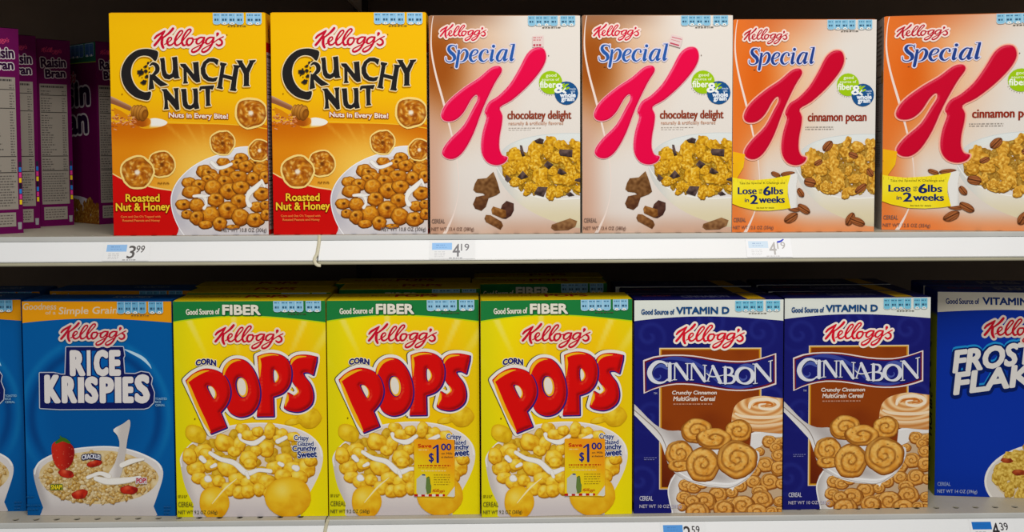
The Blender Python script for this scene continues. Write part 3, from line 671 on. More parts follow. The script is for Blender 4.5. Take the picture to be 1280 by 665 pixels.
def art_pops():
    A = Art([(412, 376), (601, 374.5), (600, 643), (411.5, 645.5)], .1900, .2735)
    def bg(x, y):
        c = mix((255, 236, 4), (255, 204, 8), sstep(150, 30, math.hypot((x-545), (y-480)*.9))*.95)
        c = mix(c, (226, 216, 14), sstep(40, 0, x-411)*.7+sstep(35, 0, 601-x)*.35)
        a = math.atan2(y-560, x-505)
        for r, w in ((-2.28, .045), (-2.0, .03), (-1.68, .03), (-1.16, .03), (-.98, .04)):
            c = mix(c, (254, 240, 150), sstep(w, w*.3, abs(a-r))*sstep(470, 400, y)*.55)
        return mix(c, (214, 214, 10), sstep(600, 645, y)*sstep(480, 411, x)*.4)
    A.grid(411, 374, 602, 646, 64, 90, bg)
    band(A, (30, 128, 62), (196, 222, 10), 401.5, 393.5, 373)
    # bowl
    A.part('cereal_picture'); z = Zm(405, 500, 4.03)
    bowl = z([(50, 330), (48, 285), (80, 235), (150, 180), (270, 130), (430, 108), (570, 118), (680, 155), (745, 210), (765, 270), (750, 350), (700, 450), (650, 520), (600, 600), (150, 600), (110, 520), (70, 430)])
    A.shade(bowl, lambda x, y: mix(mix((236, 226, 218), (206, 196, 190), sstep(14, 0, x-416-(y-580)*.25)), (214, 204, 204), sstep(610, 645, y)), 3, 3)
    A.line(z([(55, 330, 5), (52, 285, 6), (85, 236, 6), (155, 182, 6), (272, 132, 6), (430, 110, 6), (570, 120, 6), (680, 157, 6), (742, 212, 7), (758, 272, 8)]), 1, (248, 244, 240))
    A.shade(z([(75, 290), (130, 215), (270, 150), (430, 128), (570, 140), (670, 180), (725, 240), (715, 330), (640, 420), (480, 470), (300, 470), (150, 430), (90, 360)]), lambda x, y: (232, 214, 190), 5, 4)
    g = z([(0, 0)])[0]
    pf = [(365, 135, 36, 26), (400, 170, 48, 26, .2), (440, 150, 30, 26), (500, 145, 28, 44, .1), (560, 160, 32, 28), (540, 185, 26, 20), (620, 175, 36, 24), (270, 205, 52, 46, .3), (345, 215, 32, 40), (320, 250, 34, 26), (160, 245, 46, 32, -.3), (95, 275, 38, 42), (185, 265, 40, 26, .5), (480, 235, 40, 42), (430, 245, 30, 26),
        (390, 285, 44, 40), (400, 310, 34, 26), (130, 340, 44, 36, -.2), (200, 320, 36, 30), (285, 335, 54, 42, .3), (570, 290, 42, 36), (610, 330, 44, 34), (680, 330, 46, 50), (640, 380, 48, 40), (700, 290, 32, 34), (520, 330, 44, 34), (560, 370, 44, 34), (140, 385, 40, 30), (190, 410, 46, 34, .2), (240, 400, 34, 30),
        (330, 390, 44, 32), (390, 405, 46, 32), (430, 385, 36, 32), (480, 400, 42, 40), (290, 440, 44, 36), (345, 455, 40, 34), (385, 450, 36, 36), (440, 440, 32, 34), (530, 430, 40, 34), (500, 460, 40, 30), (600, 420, 40, 30)]
    for i, (x, y) in enumerate(scatter(8, 60, ell(405+405/4.03, 500+300/4.03, 315/4.03, 155/4.03), 420, 590, 532, 618, 8.5)): puff(A, x, y, 8, 6.5, i, i, (240, 200, 60), (226, 180, 36), (190, 134, 14), .12)
    for i, p in enumerate(pf):
        (x, y), = z([p[:2]]); r_ = p[4] if len(p) > 4 else 0
        puff(A, x+.4, y+1.1, p[2]/4.03, p[3]/4.03, r_, i, (240, 190, 40), (226, 164, 20), (176, 108, 4)); puff(A, x, y, p[2]/4.03*.96, p[3]/4.03*.94, r_, i, rough=.13)
    for l in ([(350, 170, 26), (360, 195, 22), (420, 210, 34), (470, 180, 30)], [(200, 260, 26), (250, 290, 30), (320, 310, 34), (380, 360, 40), (440, 345, 34), (500, 350, 26)], [(380, 360, 34), (390, 385, 20)], [(155, 285, 40), (170, 300, 44)], [(225, 320, 26), (205, 330, 20)], [(185, 390, 44), (195, 395, 40)], [(540, 200, 30), (580, 180, 26)], [(620, 330, 44), (632, 335, 40)], [(545, 310, 34), (560, 318, 30)]): milk(A, z(l), 1)
    for i, p in enumerate([(130, 165, 58, 44, .5), (700, 80, 62, 52, 0), (620, 100, 44, 16, -.2)]):
        (x, y), = z([p[:2]]); puff(A, x, y, p[2]/4.03, p[3]/4.03, p[4], 50+i, (255, 226, 80), (244, 202, 30), (214, 160, 10))
    for i, p in enumerate([(215, 510, 76, 84, 0), (585, 480, 116, 104, -.1)]):
        (x, y), = z([p[:2]]); puff(A, x, y, p[2]/4.03, p[3]/4.03, p[4], 60+i, (255, 232, 110), (250, 204, 40), (230, 160, 10), .03)
    A.line(z([(205, 515, 3), (270, 440, 8), (330, 390, 3)]), 1, (255, 240, 180))
    # title
    A.part('title_lettering'); z = Zm(410, 430, 5.542)
    P1 = z([(90, 245), (140, 200), (205, 168), (260, 165), (320, 185), (365, 225), (390, 290), (390, 350), (365, 410), (322, 462), (362, 565), (255, 608), (230, 560), (160, 400)])
    h1 = z([(232, 285), (262, 280), (290, 310), (298, 345), (286, 372), (270, 362)])
    O = z([(343, 205), (360, 145), (398, 107), (445, 94), (500, 108), (550, 162), (584, 242), (597, 330), (580, 410), (535, 468), (475, 490), (425, 482), (385, 452), (365, 400), (355, 300)])
    h2 = z([(430, 265), (445, 225), (475, 218), (505, 245), (518, 300), (505, 350), (470, 362), (440, 325)])
    P2 = z([(587, 76), (640, 58), (700, 55), (760, 75), (800, 120), (815, 190), (800, 270), (755, 325), (686, 352), (688, 486), (575, 488), (588, 400), (598, 250)])
    h3 = z([(694, 165), (715, 178), (730, 215), (718, 247), (697, 257), (690, 215)])
    S = z([(808, 108), (850, 72), (920, 65), (990, 78), (988, 110), (965, 200), (930, 183), (897, 188), (905, 215), (945, 270), (962, 340), (950, 400), (905, 440), (850, 455), (790, 445), (762, 428), (790, 325), (830, 345), (860, 320), (853, 290), (820, 240), (808, 170)])
    def rnd(l, corners):      # round every vertex except the listed corners
        out = []; N = len(l)
        for i in range(N):
            for k in range(4):
                t = k/4; a, b, c, d = l[i-1], l[i], l[(i+1) % N], l[(i+2) % N]
                if i in corners: a = b
                if (i+1) % N in corners: d = c
                out.append(tuple(.5*(2*b[j]+(c[j]-a[j])*t+(2*a[j]-5*b[j]+4*c[j]-d[j])*t*t+(3*b[j]-a[j]-3*c[j]+d[j])*t**3) for j in range(2)))
        return out
    P1, O, P2, S = rnd(P1, {0, 9, 10, 11, 12, 13}), rnd(O, {}), rnd(P2, {0, 8, 9, 10, 11, 12}), rnd(S, {3, 4, 5, 15, 16})
    h1, h2, h3 = (catmull(h, 3, True) for h in (h1, h2, h3))
    for l in (S, P2, O, P1): A.outline([(p[0]-1.4, p[1]-.4) for p in l], 8.4, (70, 66, 60))
    for l in (S, P2, O, P1): A.outline(l, 8.8, (244, 238, 226)); A.poly(l, (244, 238, 226))
    def red(l, hs, cx, cy):
        def fn(x, y):
            best = 1e9
            for L in [l]+hs:
                for i in range(len(L)):
                    a, b = L[i], L[(i+1) % len(L)]; dx, dy = b[0]-a[0], b[1]-a[1]
                    t = max(0, min(1, ((x-a[0])*dx+(y-a[1])*dy)/(dx*dx+dy*dy+1e-9))); qx, qy = a[0]+t*dx, a[1]+t*dy; d = (x-qx)**2+(y-qy)**2
                    if d < best: best = d; q = (qx, qy)
            d = math.sqrt(best); dirn = ((q[0]-x)*.7+(q[1]-y)*.7)/(d+.5)
            c = mix((226, 10, 8), (96, 4, 20), sstep(0, .9, dirn)*sstep(5., .3, d)*.85)
            return mix(c, (246, 96, 56), sstep(.1, .9, -dirn)*sstep(4., 2.6, d)*sstep(.9, 2.4, d)*.75)
        return fn
    for l, hs in ((S, []), (P2, [h3]), (O, [h2]), (P1, [h1])):
        bl = [(p[0]+1.1, p[1]+1.0) for p in l]
        A.outline(bl, 2.6, (58, 30, 120)); A.poly(bl, (58, 30, 120))
        A.outline(l, 1.0, (190, 10, 20)); A.shade(l, red(l, hs, 0, 0), 2.2)
        for h in hs:
            A.poly(h, (60, 30, 110)); c = (sum(p[0] for p in h)/len(h), sum(p[1] for p in h)/len(h))
            A.poly([(c[0]+(p[0]-c[0])*.86+.9, c[1]+(p[1]-c[1])*.92+.2) for p in h], (252, 180, 20))
            A.poly([(c[0]+(p[0]-c[0])*.66+.2, c[1]+(p[1]-c[1])*.80-.3) for p in h], (240, 232, 216))
    yl = (253, 186, 20)
    for l in ([(100, 250, 8), (118, 300, 20), (165, 420, 24), (215, 530, 24), (250, 598, 8)], [(105, 250, 14), (150, 212, 24), (210, 184, 16), (250, 176, 4)], [(352, 205, 8), (365, 160, 20), (395, 122, 22), (440, 104, 12), (470, 104, 3)],
              [(598, 80, 8), (602, 130, 20), (602, 180, 10), (600, 220, 3)], [(600, 84, 16), (645, 68, 16), (700, 64, 8), (730, 70, 3)], [(815, 130, 6), (830, 100, 18), (865, 80, 16), (920, 76, 5)], [(790, 335, 4), (785, 370, 22), (775, 400, 14), (772, 420, 4)], [(830, 348, 3), (862, 320, 10), (848, 288, 6)]):
        A.line(z(l), 1, yl)
    A.disc(553.5, 447.5, .8, (90, 60, 40)); A.disc(511, 520.5, .8, (90, 60, 40)); A.disc(436.5, 522, .9, (120, 80, 10))
    A.part('small_lettering')
    A.text('CORN', 439.5, 464, 448.6, 455.2, (34, 36, 110), 1.1, halo=[(2.6, (246, 236, 200))], warp=lambda X, Y, u, v: (X, Y-2.0*math.sin(PI*u)+.6))
    A.text('Good Source of', 428.5, 470, 385.6, 392.6, (238, 232, 214), .55, rot=.025)
    A.text('FIBER', 474, 520, 380.6, 391.8, (240, 234, 216), 1.5, halo=[(2.6, (20, 80, 40), .5, .5)])
    z = Zm(405, 500, 4.03)
    bl = (30, 50, 120)
    def T(s_, a, b, c, d, bd, r_=0.): (x0, y0), (x1, y1) = z([(a, b), (c, d)]); A.text(s_, x0, x1, y0, y1, bl, bd, rot=r_, halo=[(2.2, (238, 238, 236))])
    T('Crispy', 622, 168, 694, 200, .5, -.03); T('Glazed', 640, 199, 718, 222, .5, 0); T('Crunchy', 614, 222, 732, 256, .8, .02); T('Sweet', 640, 250, 734, 282, .9, .06)
    A.greek(413.5, 617, 426, 621, 2, (150, 140, 10), 2)
    A.text('CEREAL', 413.5, 432.5, 626, 632, (110, 104, 30), .1, res=2)
    A.text('NET WT 9.2 OZ (260g)', 413.5, 462, 636.6, 642.2, (96, 92, 40), .1, res=2)
    script(A, 462.5, 403.5, 87, red=(208, 14, 44), halo=(246, 226, 200), hw=.026)
    nutrition(A, 537, 595, 374.8, 388.6, base=(150, 204, 232), y2=374.3)
    return A

def sticker_art(dx=0.):
    """the Save $1.00 coupon; same frame as the pops box"""
    A = Art([(412, 376), (601, 374.5), (600, 643), (411.5, 645.5)], .1900, .2735); A.n = 420; A.part('coupon_sticker')
    z = lambda p, b=Zm(510, 535, 7.0): [(q[0]+dx,)+tuple(q[1:]) for q in b(p)]
    sh = z([(62, 100), (70, 95), (405, 98), (412, 105), (412, 590), (400, 600), (70, 592), (58, 580)])
    A.outline(sh, .6, (240, 170, 30))
    A.shade(sh, lambda x, y: mix((250, 160, 20), (246, 214, 20), sstep(0, 1, ((y-555)/45-(x-545)/60))), 3)
    A.poly(z([(335, 590), (412, 500), (412, 590), (400, 600)]), (226, 224, 214)); A.poly(z([(330, 592), (412, 492), (412, 506), (345, 592)]), (250, 190, 40))
    for i in range(9): A.poly(z([(58+i*31, 574), (58+i*31+(31 if i < 8 else 20), 574), (58+i*31+(31 if i < 8 else 20), 594), (58+i*31, 594)]), ((196, 24, 24), (240, 226, 214))[i % 2])
    A.shade(z([(80, 440), (100, 425), (120, 405), (155, 402), (165, 440), (170, 560), (150, 578), (90, 575), (78, 560)]), lambda x, y: (206, 206, 190), 2); A.poly(z([(128, 398), (155, 400), (156, 412), (128, 410)]), (40, 70, 130))
    A.shade(z([(165, 430), (185, 420), (195, 470), (208, 500), (205, 560), (170, 578), (158, 520)]), lambda x, y: (104, 132, 60), 2)
    A.line(z([(170, 430, 5), (190, 425, 6), (196, 480, 6)]), 1, (60, 90, 40))
    def T(s_, a, b, c, d, col, bd, **k): (x0, y0), (x1, y1) = z([(a, b), (c, d)]); A.text(s_, x0, x1, y0, y1, col, bd, **k)
    bl = (30, 40, 130); rd = (206, 50, 10)
    T('Save', 95, 135, 212, 165, rd, .5); T('$', 190, 214, 230, 300, bl, .6); A.line(z([(266, 148, 20), (266, 292, 22)]), 1, bl, 0); A.line(z([(228, 172, 12), (262, 148, 16)]), 1, bl, 0); T('00', 298, 132, 384, 188, bl, .7)
    T('on Milk', 298, 208, 395, 226, (90, 70, 40), .15, res=2); T('at checkout', 298, 240, 398, 256, (90, 70, 40), .15, res=2)
    (x0, y0), (x1, y1) = z([(95, 312), (395, 335)]); A.greek(x0, y0, x1, y1, 1, (200, 70, 10), 4, .5, .7)
    (x0, y0), (x1, y1) = z([(95, 338), (390, 348)]); A.greek(x0, y0, x1, y1, 1, (190, 110, 20), 5, .5)
    (x0, y0), (x1, y1) = z([(100, 180), (190, 192)]); A.greek(x0, y0, x1, y1, 1, (250, 220, 140), 8, .7)
    (x0, y0), (x1, y1) = z([(120, 358), (390, 380)]); A.greek(x0, y0, x1, y1, 1, (250, 220, 140), 6, .4)
    (x0, y0), (x1, y1) = z([(230, 395), (375, 500)]); A.greek(x0, y0, x1, y1, 5, (170, 140, 20), 7, .35)
    s0 = z([(215, 525)])[0]; L = [[(s0[0]+16*p[0], s0[1]+16*p[1], 16*p[2]) for p in l] for l in SCRIPT]
    for l in L: A.line(l, 1, (206, 70, 10), 3)
    return A

def art_rice():
    A = Art([(30, 376.5), (215, 377), (217, 646.4), (34, 643.6)], .1895, .2730)
    def bg(x, y):
        c = mix((0, 94, 166), (0, 88, 156), sstep(560, 640, y))
        d = math.hypot((x-119)/93, (y-520)/98)
        c = mix(c, (16, 128, 190), sstep(.07, 0, abs(d-.98))*(.55 if abs(x-119) > 40 else .3)*sstep(600, 540, y))
        c = mix(c, (0, 58, 124), sstep(.09, 0, abs(d-.84))*.7*sstep(600, 540, y)); c = mix(c, (0, 70, 140), sstep(.78, .5, d)*.25)
        return c
    A.grid(29, 375, 218, 648, 70, 90, bg)
    A.line([(156, 437, 1), (165, 441, 3), (178, 448, 4), (186, 456, 2.5), (189, 461, .6)], 1, (190, 222, 238))
    band(A, (240, 160, 12), None, 404, 398.3, 374)
    A.part('small_lettering')
    A.text('Goodness', 31, 72, 379, 387, (214, 196, 166), .2, shear=.15); A.text('of a', 59, 71.5, 388.4, 393, (214, 196, 166), .1, res=2)
    A.text('Simple Grain', 75, 147, 384, 395.5, (222, 206, 176), .35, shear=.12, rot=.01)
    z = Zm(0, 500, 4.032)
    # bowl with rice cereal, strawberries and poured milk
    A.part('cereal_picture')
    bowl = z([(168, 365), (180, 335), (210, 300), (300, 262), (420, 240), (560, 236), (680, 262), (780, 310), (812, 350), (812, 400), (790, 470), (765, 540), (740, 600), (240, 600), (215, 540), (185, 450)])
    A.shade(bowl, lambda x, y: mix(mix((226, 220, 216), (188, 182, 180), sstep(12, 0, x-42-(y-590)*.3)), (206, 198, 196), sstep(620, 645, y)), 3, 3)
    A.line(z([(175, 372, 6), (184, 335, 8), (214, 302, 8), (300, 264, 8), (420, 242, 7), (560, 238, 7), (680, 264, 8), (778, 312, 9), (806, 352, 9)]), 1, (246, 244, 240))
    crm = lambda x, y: mix((214, 180, 110), (238, 220, 180), .5+.8*nz(x*.2, y*.2))
    inner = z([(198, 370), (240, 315), (380, 268), (560, 258), (700, 300), (785, 370), (780, 430), (700, 490), (560, 522), (420, 522), (290, 490), (215, 430)])
    A.shade(inner, crm, 4, 3)
    tst = ell(0+490/4.032, 500+395/4.032, 285/4.032, 122/4.032)
    pour = [(590, 230), (600, 400)]
    for i, (x, y) in enumerate(scatter(3, 240, tst, 45, 200, 560, 632, 3.5)):
        if 126 < x < 152 and 563 < y < 598 and i % 3: continue
        r_ = random.Random(i); hi, md, dk = [((250, 232, 180), (222, 184, 110), (158, 110, 44)), ((246, 226, 170), (214, 170, 84), (140, 92, 30)), ((250, 240, 206), (232, 206, 150), (170, 126, 60))][i % 3]
        puff(A, x, y, r_.uniform(2.8, 5.2), r_.uniform(1.9, 3.0), r_.uniform(0, 3), i, hi, md, dk, .34)
    for i, (a, b, rx, ry, r_) in enumerate([(335, 370, 40, 20, .2), (475, 320, 42, 15, -.2), (400, 475, 42, 24, -.2), (645, 455, 44, 22, .1)]):
        (x, y), = z([(a, b)]); puff(A, x, y, rx/4.03, ry/4.03, r_, i, (236, 110, 70), (206, 48, 24), (140, 20, 16), .12)
    (x, y), = z([(318, 270)])
    A.shade([(x+p, y+q) for p, q in ((-13, -12), (0, -17), (12, -10), (14, 2), (8, 16), (-4, 19), (-12, 8))], lambda X, Y: mix(mix((206, 44, 26), (150, 16, 16), sstep(-6, 14, X-x)), (236, 160, 120), sstep(.5, .75, nz(X*1.2, Y*1.2))*.8), 1., 4)
    A.line([(x-8, y-14, 3), (x, y-18, 5), (x+8, y-14, 3)], 1, (60, 110, 30)); A.line([(x, y-17, 3), (x-3, y-22, 1.5)], 1, (60, 110, 30))
    ml = z([(570, 150), (620, 120), (650, 100), (655, 130), (640, 200), (625, 300), (600, 390), (560, 400), (535, 385), (575, 320), (600, 230), (590, 180)])
    A.shade(ml, lambda x, y: mix((240, 234, 228), (206, 198, 192), sstep(0, 10, x-140-(560-y)*.1)), 2, 3)
    for l in ([(480, 395, 40), (540, 410, 50), (640, 405, 40), (700, 390, 24)], [(440, 390, 26), (500, 370, 34), (545, 385, 40)], [(610, 330, 40), (660, 310, 34), (720, 300, 20)]): milk(A, z(l), 1)
    # title
    A.part('title_lettering')
    nv = (18, 26, 92); wt = (232, 226, 222); o = Zm(40, 425, 6.651)
    halo = [(9.6, (206, 206, 214)), (7.4, nv)]
    def word(t, x0, x1, y0, y1):
        return dict(t=t, x0=x0, x1=x1, ytop=y0, ybot=y1)
    wd = [word('RICE', 89.5, 150.5, 438.6, 469.0), word('KRISPIES', 58.4, 186.2, 469.4, 503.3)]
    # outer shape shared by both words, then the letters
    def pl(pts, w1, c): A.outline(o(pts), w1, c); A.poly([p[:2] for p in o(pts)], c)
    shape = [(300, 62), (760, 62), (770, 130), (760, 150), (768, 285), (860, 288), (910, 270), (970, 280), (995, 320), (985, 370), (1010, 440), (1005, 520), (965, 560), (930, 570), (240, 570), (80, 560), (80, 275), (190, 275), (250, 290), (290, 290)]
    pl(shape, 3.4, (196, 200, 212)); pl(shape, 1.2, nv)
    inner_ = 0 and [(325, 80), (745, 80), (745, 300), (860, 300), (960, 285), (980, 480), (930, 530), (110, 530), (110, 285), (320, 300)]
    pl([(345, 90), (740, 90), (740, 300), (850, 305), (900, 300), (970, 300), (960, 520), (130, 520), (130, 300), (345, 300)], .1, (0, 96, 176))
    LT = [('R', 325, 450, 85, 297), ('I', 468, 492, 85, 297), ('C', 522, 640, 82, 300), ('E', 648, 742, 85, 297), ('K', 115, 245, 288, 522), ('R', 256, 380, 300, 522), ('I', 392, 436, 308, 522), ('S', 446, 556, 304, 526), ('P', 568, 686, 308, 524), ('I', 696, 742, 308, 524), ('E', 756, 846, 308, 524), ('S', 856, 980, 288, 528)]
    def each(pad, fn):
        for t, a, b_, c, d in LT:
            (x0, y0), (x1, y1) = o([(a, c), (b_, d)])
            if t == 'I': x0 -= .55; x1 += .55; A.poly([(x0-pad, y0-pad), (x1+pad, y0-pad), (x1+pad, y1+pad), (x0-pad, y1+pad)], fn)
            else: A.text(t, x0+2.1, x1-2.1, y0+2.0, y1-2.0, fn, 4.6+2*pad)
    for dx in (1.6, .9): each(dx, nv)
    each(0, wt)
    script(A, 77, 402.3, 83, red=(190, 22, 48), halo=(226, 208, 196), hw=.028)
    A.part('small_lettering')
    A.text('TOASTED', 194, 208.5, 497.5, 500.3, (150, 196, 220), .1, res=2); A.text('RICE', 194, 201, 501.5, 504.2, (150, 196, 220), .1, res=2); A.text('CEREAL', 194, 206, 505.5, 508.2, (150, 196, 220), .1, res=2)
    A.text('CRACKLE!', 102.5, 125, 569, 574.5, (246, 246, 250), .3, halo=[(2.4, (30, 40, 90))], warp=lambda X, Y, u, v: (X, Y-1.6*math.sin(PI*u)), res=2)
    A.text('SNAP!', 64, 77.5, 605.5, 611, (250, 220, 40), .4, halo=[(2.2, (60, 100, 20))], res=2)
    A.text('POP!', 169.5, 181.5, 598, 604.5, (190, 30, 60), .6, halo=[(2.4, (226, 224, 226))], res=2)
    A.greek(34, 618, 44, 622, 1, (20, 90, 150), 1, .4); A.greek(34, 628, 52, 638, 2, (20, 90, 150), 2, .4); A.greek(203, 632, 212, 644, 3, (30, 90, 150), 3, .4)
    nutrition(A, 148.5, 204.8, 377, 392, base=(110, 178, 214), y2=377)
    return A

def claim(A, x0, xm, x1, yb, hgt, col=(20, 74, 130), rot=0., t2='VITAMIN D'):
    A.part('small_lettering')
    A.text('Good Source of', x0, x0+(x1-x0)*.375, yb-hgt*.72, yb+.2, col, .5, rot=rot)
    A.text(t2, xm, x1, yb-hgt-.3*rot*30, yb-.6-rot*45, col, 1.0, rot=rot)

def art_bun():
    A = Art([(792.5, 375), (979.5, 374.5), (976.5, 640), (792.5, 642)], .1882, .2715)
    def bg(x, y):
        c = (24, 26, 112)
        for cx, cy, r in ((812, 420, 26), (800, 600, 30), (950, 415, 24), (812, 520, 22), (960, 500, 30), (885, 400, 30)):
            d = math.hypot(x-cx, y-cy)
            if d < r*1.3: c = mix(c, (48, 60, 150), max(0, math.sin(d*.42-math.atan2(y-cy, x-cx)))*.42*sstep(r*1.3, r*.4, d))
        return c
    A.grid(792, 374, 980, 643, 80, 110, bg)
    band(A, (232, 236, 226), None, 401.5, 395.5, 372)
    A.part('brown_panel')
    A.poly([(824, 435), (951.5, 435), (951, 612), (824, 612)], (238, 216, 172)); A.poly([(825.2, 436.2), (950.4, 436.2), (950, 611), (825.2, 611)], (214, 150, 30))
    A.grid(827, 437.6, 948.6, 609.2, 20, 30, lambda x, y: mix((150, 64, 10), (106, 34, 6), sstep(520, 610, y)*.8+nz(x*.04, y*.04)*.5))
    # bowl
    z = Zm(790, 480, 4.031); A.part('cereal_picture')
    A.shade(z([(182, 560), (186, 510), (215, 455), (300, 440), (560, 430), (600, 250), (680, 240), (800, 238), (800, 700), (250, 700), (200, 640)]), lambda x, y: mix((236, 232, 228), (198, 192, 188), sstep(14, 0, x-835-abs(y-620)*.2)), 3, 2)
    A.line(z([(205, 650, 5), (184, 560, 6), (188, 512, 6), (216, 458, 6)]), 1, (250, 248, 246)); A.line(z([(600, 252, 6), (680, 243, 6), (800, 241, 6)]), 1, (250, 248, 246))
    A.shade(z([(235, 500), (280, 470), (450, 500), (620, 430), (640, 320), (700, 270), (800, 265), (800, 660), (280, 650), (240, 580)]), lambda x, y: (206, 176, 140), 4)
    sw = [(690, 290, 36), (740, 300, 30), (760, 285, 20), (720, 320, 30), (640, 340, 24), (735, 360, 36), (670, 405, 44, 1), (740, 425, 44, 1), (610, 440, 34), (560, 455, 30), (610, 490, 36), (690, 490, 46, 1), (750, 500, 30), (540, 510, 36), (480, 510, 30), (270, 510, 36), (310, 520, 34), (350, 500, 30), (430, 555, 46, 1), (500, 545, 30), (640, 540, 38),
          (260, 570, 36), (365, 590, 56, 1), (300, 590, 40), (650, 580, 54, 1), (740, 590, 30), (740, 650, 40), (500, 600, 30), (555, 610, 58, 1), (460, 625, 50, 1), (330, 645, 60, 1), (620, 645, 54, 1), (700, 640, 30), (250, 620, 20)]
    for i, p in enumerate(sw):
        (x, y), = z([p[:2]]); swirl(A, x+.6, y+1., p[2]/4.03*1.08, i, .82, 1.6, hi=(170, 100, 40), md=(150, 84, 30)); swirl(A, x, y, p[2]/4.03, i, .84, 1.8, dirn=1 if i % 2 else -1)
    # big bun
    A.part('bun_picture'); (bx, by), = z([(655, 150)])
    A.shade(z([(500, 190), (505, 150), (520, 110), (560, 80), (640, 62), (720, 70), (790, 95), (790, 240), (640, 242), (540, 235), (505, 215)]),
        lambda x, y: mix(mix((214, 140, 70), (250, 214, 160), .5+.5*math.sin(math.hypot((x-bx), (y-by+14)*1.7)*.62+(x-bx)*.05)), (190, 112, 46), sstep(528, 541, y)*.5), 1.5, 3)
    A.line(z([(590, 120, 14), (600, 95, 16), (650, 78, 16), (715, 85, 18), (735, 110, 16), (700, 128, 14), (650, 125, 12), (640, 108, 10), (670, 100, 8)]), 1, (252, 234, 206))
    A.line(z([(610, 110, 6), (640, 96, 8), (690, 96, 10), (705, 108, 8), (670, 115, 6)]), 1, (206, 110, 30))
    A.line(z([(520, 150, 10), (560, 165, 14), (640, 170, 16), (720, 168, 14), (790, 150, 10)]), 1, (250, 226, 190)); A.line(z([(512, 195, 8), (560, 205, 12), (640, 212, 12), (720, 205, 12), (790, 190, 10)]), 1, (246, 212, 168))
    # spoon
    A.part('spoon_picture')
    A.shade(z([(-5, 95), (20, 110), (110, 200), (180, 235), (260, 240), (330, 300), (600, 330), (640, 360), (625, 420), (590, 470), (545, 505), (515, 520), (505, 538), (488, 525), (400, 520), (310, 500), (230, 460), (180, 400), (150, 310), (120, 270), (20, 165), (-5, 140)]),
        lambda x, y: mix(mix((236, 232, 228), (190, 182, 178), .5+.5*math.sin((x-y)*.11)), (250, 248, 244), sstep(595, 612, y)), 2, 3)
    A.line(z([(-5, 118, 4), (60, 175, 5), (130, 240, 5), (165, 300, 4), (190, 390, 3)]), 1, (150, 138, 130)); A.line(z([(200, 420, 5), (300, 480, 8), (420, 500, 9), (520, 498, 9), (600, 440, 7), (630, 390, 5)]), 1, (252, 250, 248)); A.line(z([(290, 490, 3), (420, 518, 3.5), (500, 520, 4), (580, 475, 3)]), 1, (180, 168, 160))
    for i, (a, b, r_, q, t, d) in enumerate([(325, 235, 76, .8, 2.2, 1), (535, 235, 66, .85, 1.8, -1), (410, 275, 86, .6, 1.4, 1), (240, 350, 68, .95, 2., 1), (240, 410, 60, .5, 1.2, 1), (355, 405, 84, 1.0, 2.1, -1), (528, 378, 98, .95, 2.5, 1)]):
        (x, y), = z([(a, b)]); swirl(A, x, y+.8, r_/4.03*1.04, i+3, q, t, hi=(160, 96, 36), md=(140, 80, 26)); swirl(A, x, y, r_/4.03, i+3, q, t, dirn=d, hi=(252, 202, 108), md=(230, 154, 52))
    # banner and title
    A.part('title_banner'); b = Zm(800, 430, 7.314)
    top = [(30, 150), (120, 118), (210, 104), (300, 100), (390, 101), (480, 108), (560, 120), (640, 135), (730, 150), (820, 158), (890, 161), (960, 160), (1030, 151), (1100, 135), (1170, 114), (1240, 90)]
    bt = [(1240, 370), (1170, 394), (1100, 412), (1030, 424), (960, 430), (880, 430), (800, 425), (720, 414), (640, 400), (560, 386), (480, 375), (400, 370), (330, 370), (250, 380), (180, 396), (105, 420), (35, 452)]
    sh = b(top+bt); A.outline(sh, .8, (240, 222, 214)); A.poly(sh, (240, 222, 214))
    ctr = lambda k, sx: [((p[0]-635)*sx+635, p[1]+(k if i < len(top) else -k)) for i, p in enumerate(top+bt)]
    A.poly(b(ctr(9, .984)), (112, 18, 34)); A.poly(b(ctr(21, .962)), (26, 30, 118))
    lt = (76, 92, 170)
    for cx, cy, s_ in ((170, 285, 1.), (955, 290, 1.)):
        A.line(b([(cx+s_*r_*math.cos(t), cy+s_*r_*math.sin(t)*.95, w_) for t, r_, w_ in [(.0+k*.5, 12+k*8.5, 6+k*3.2) for k in range(12)]]), 1, lt)
    A.line(b([(190, 145, 8), (300, 130, 30), (430, 150, 36), (560, 210, 30), (660, 300, 24), (760, 370, 30), (900, 400, 26), (1020, 385, 14)]), 1, (58, 72, 158))
    A.part('title_lettering'); wt = (226, 228, 234)
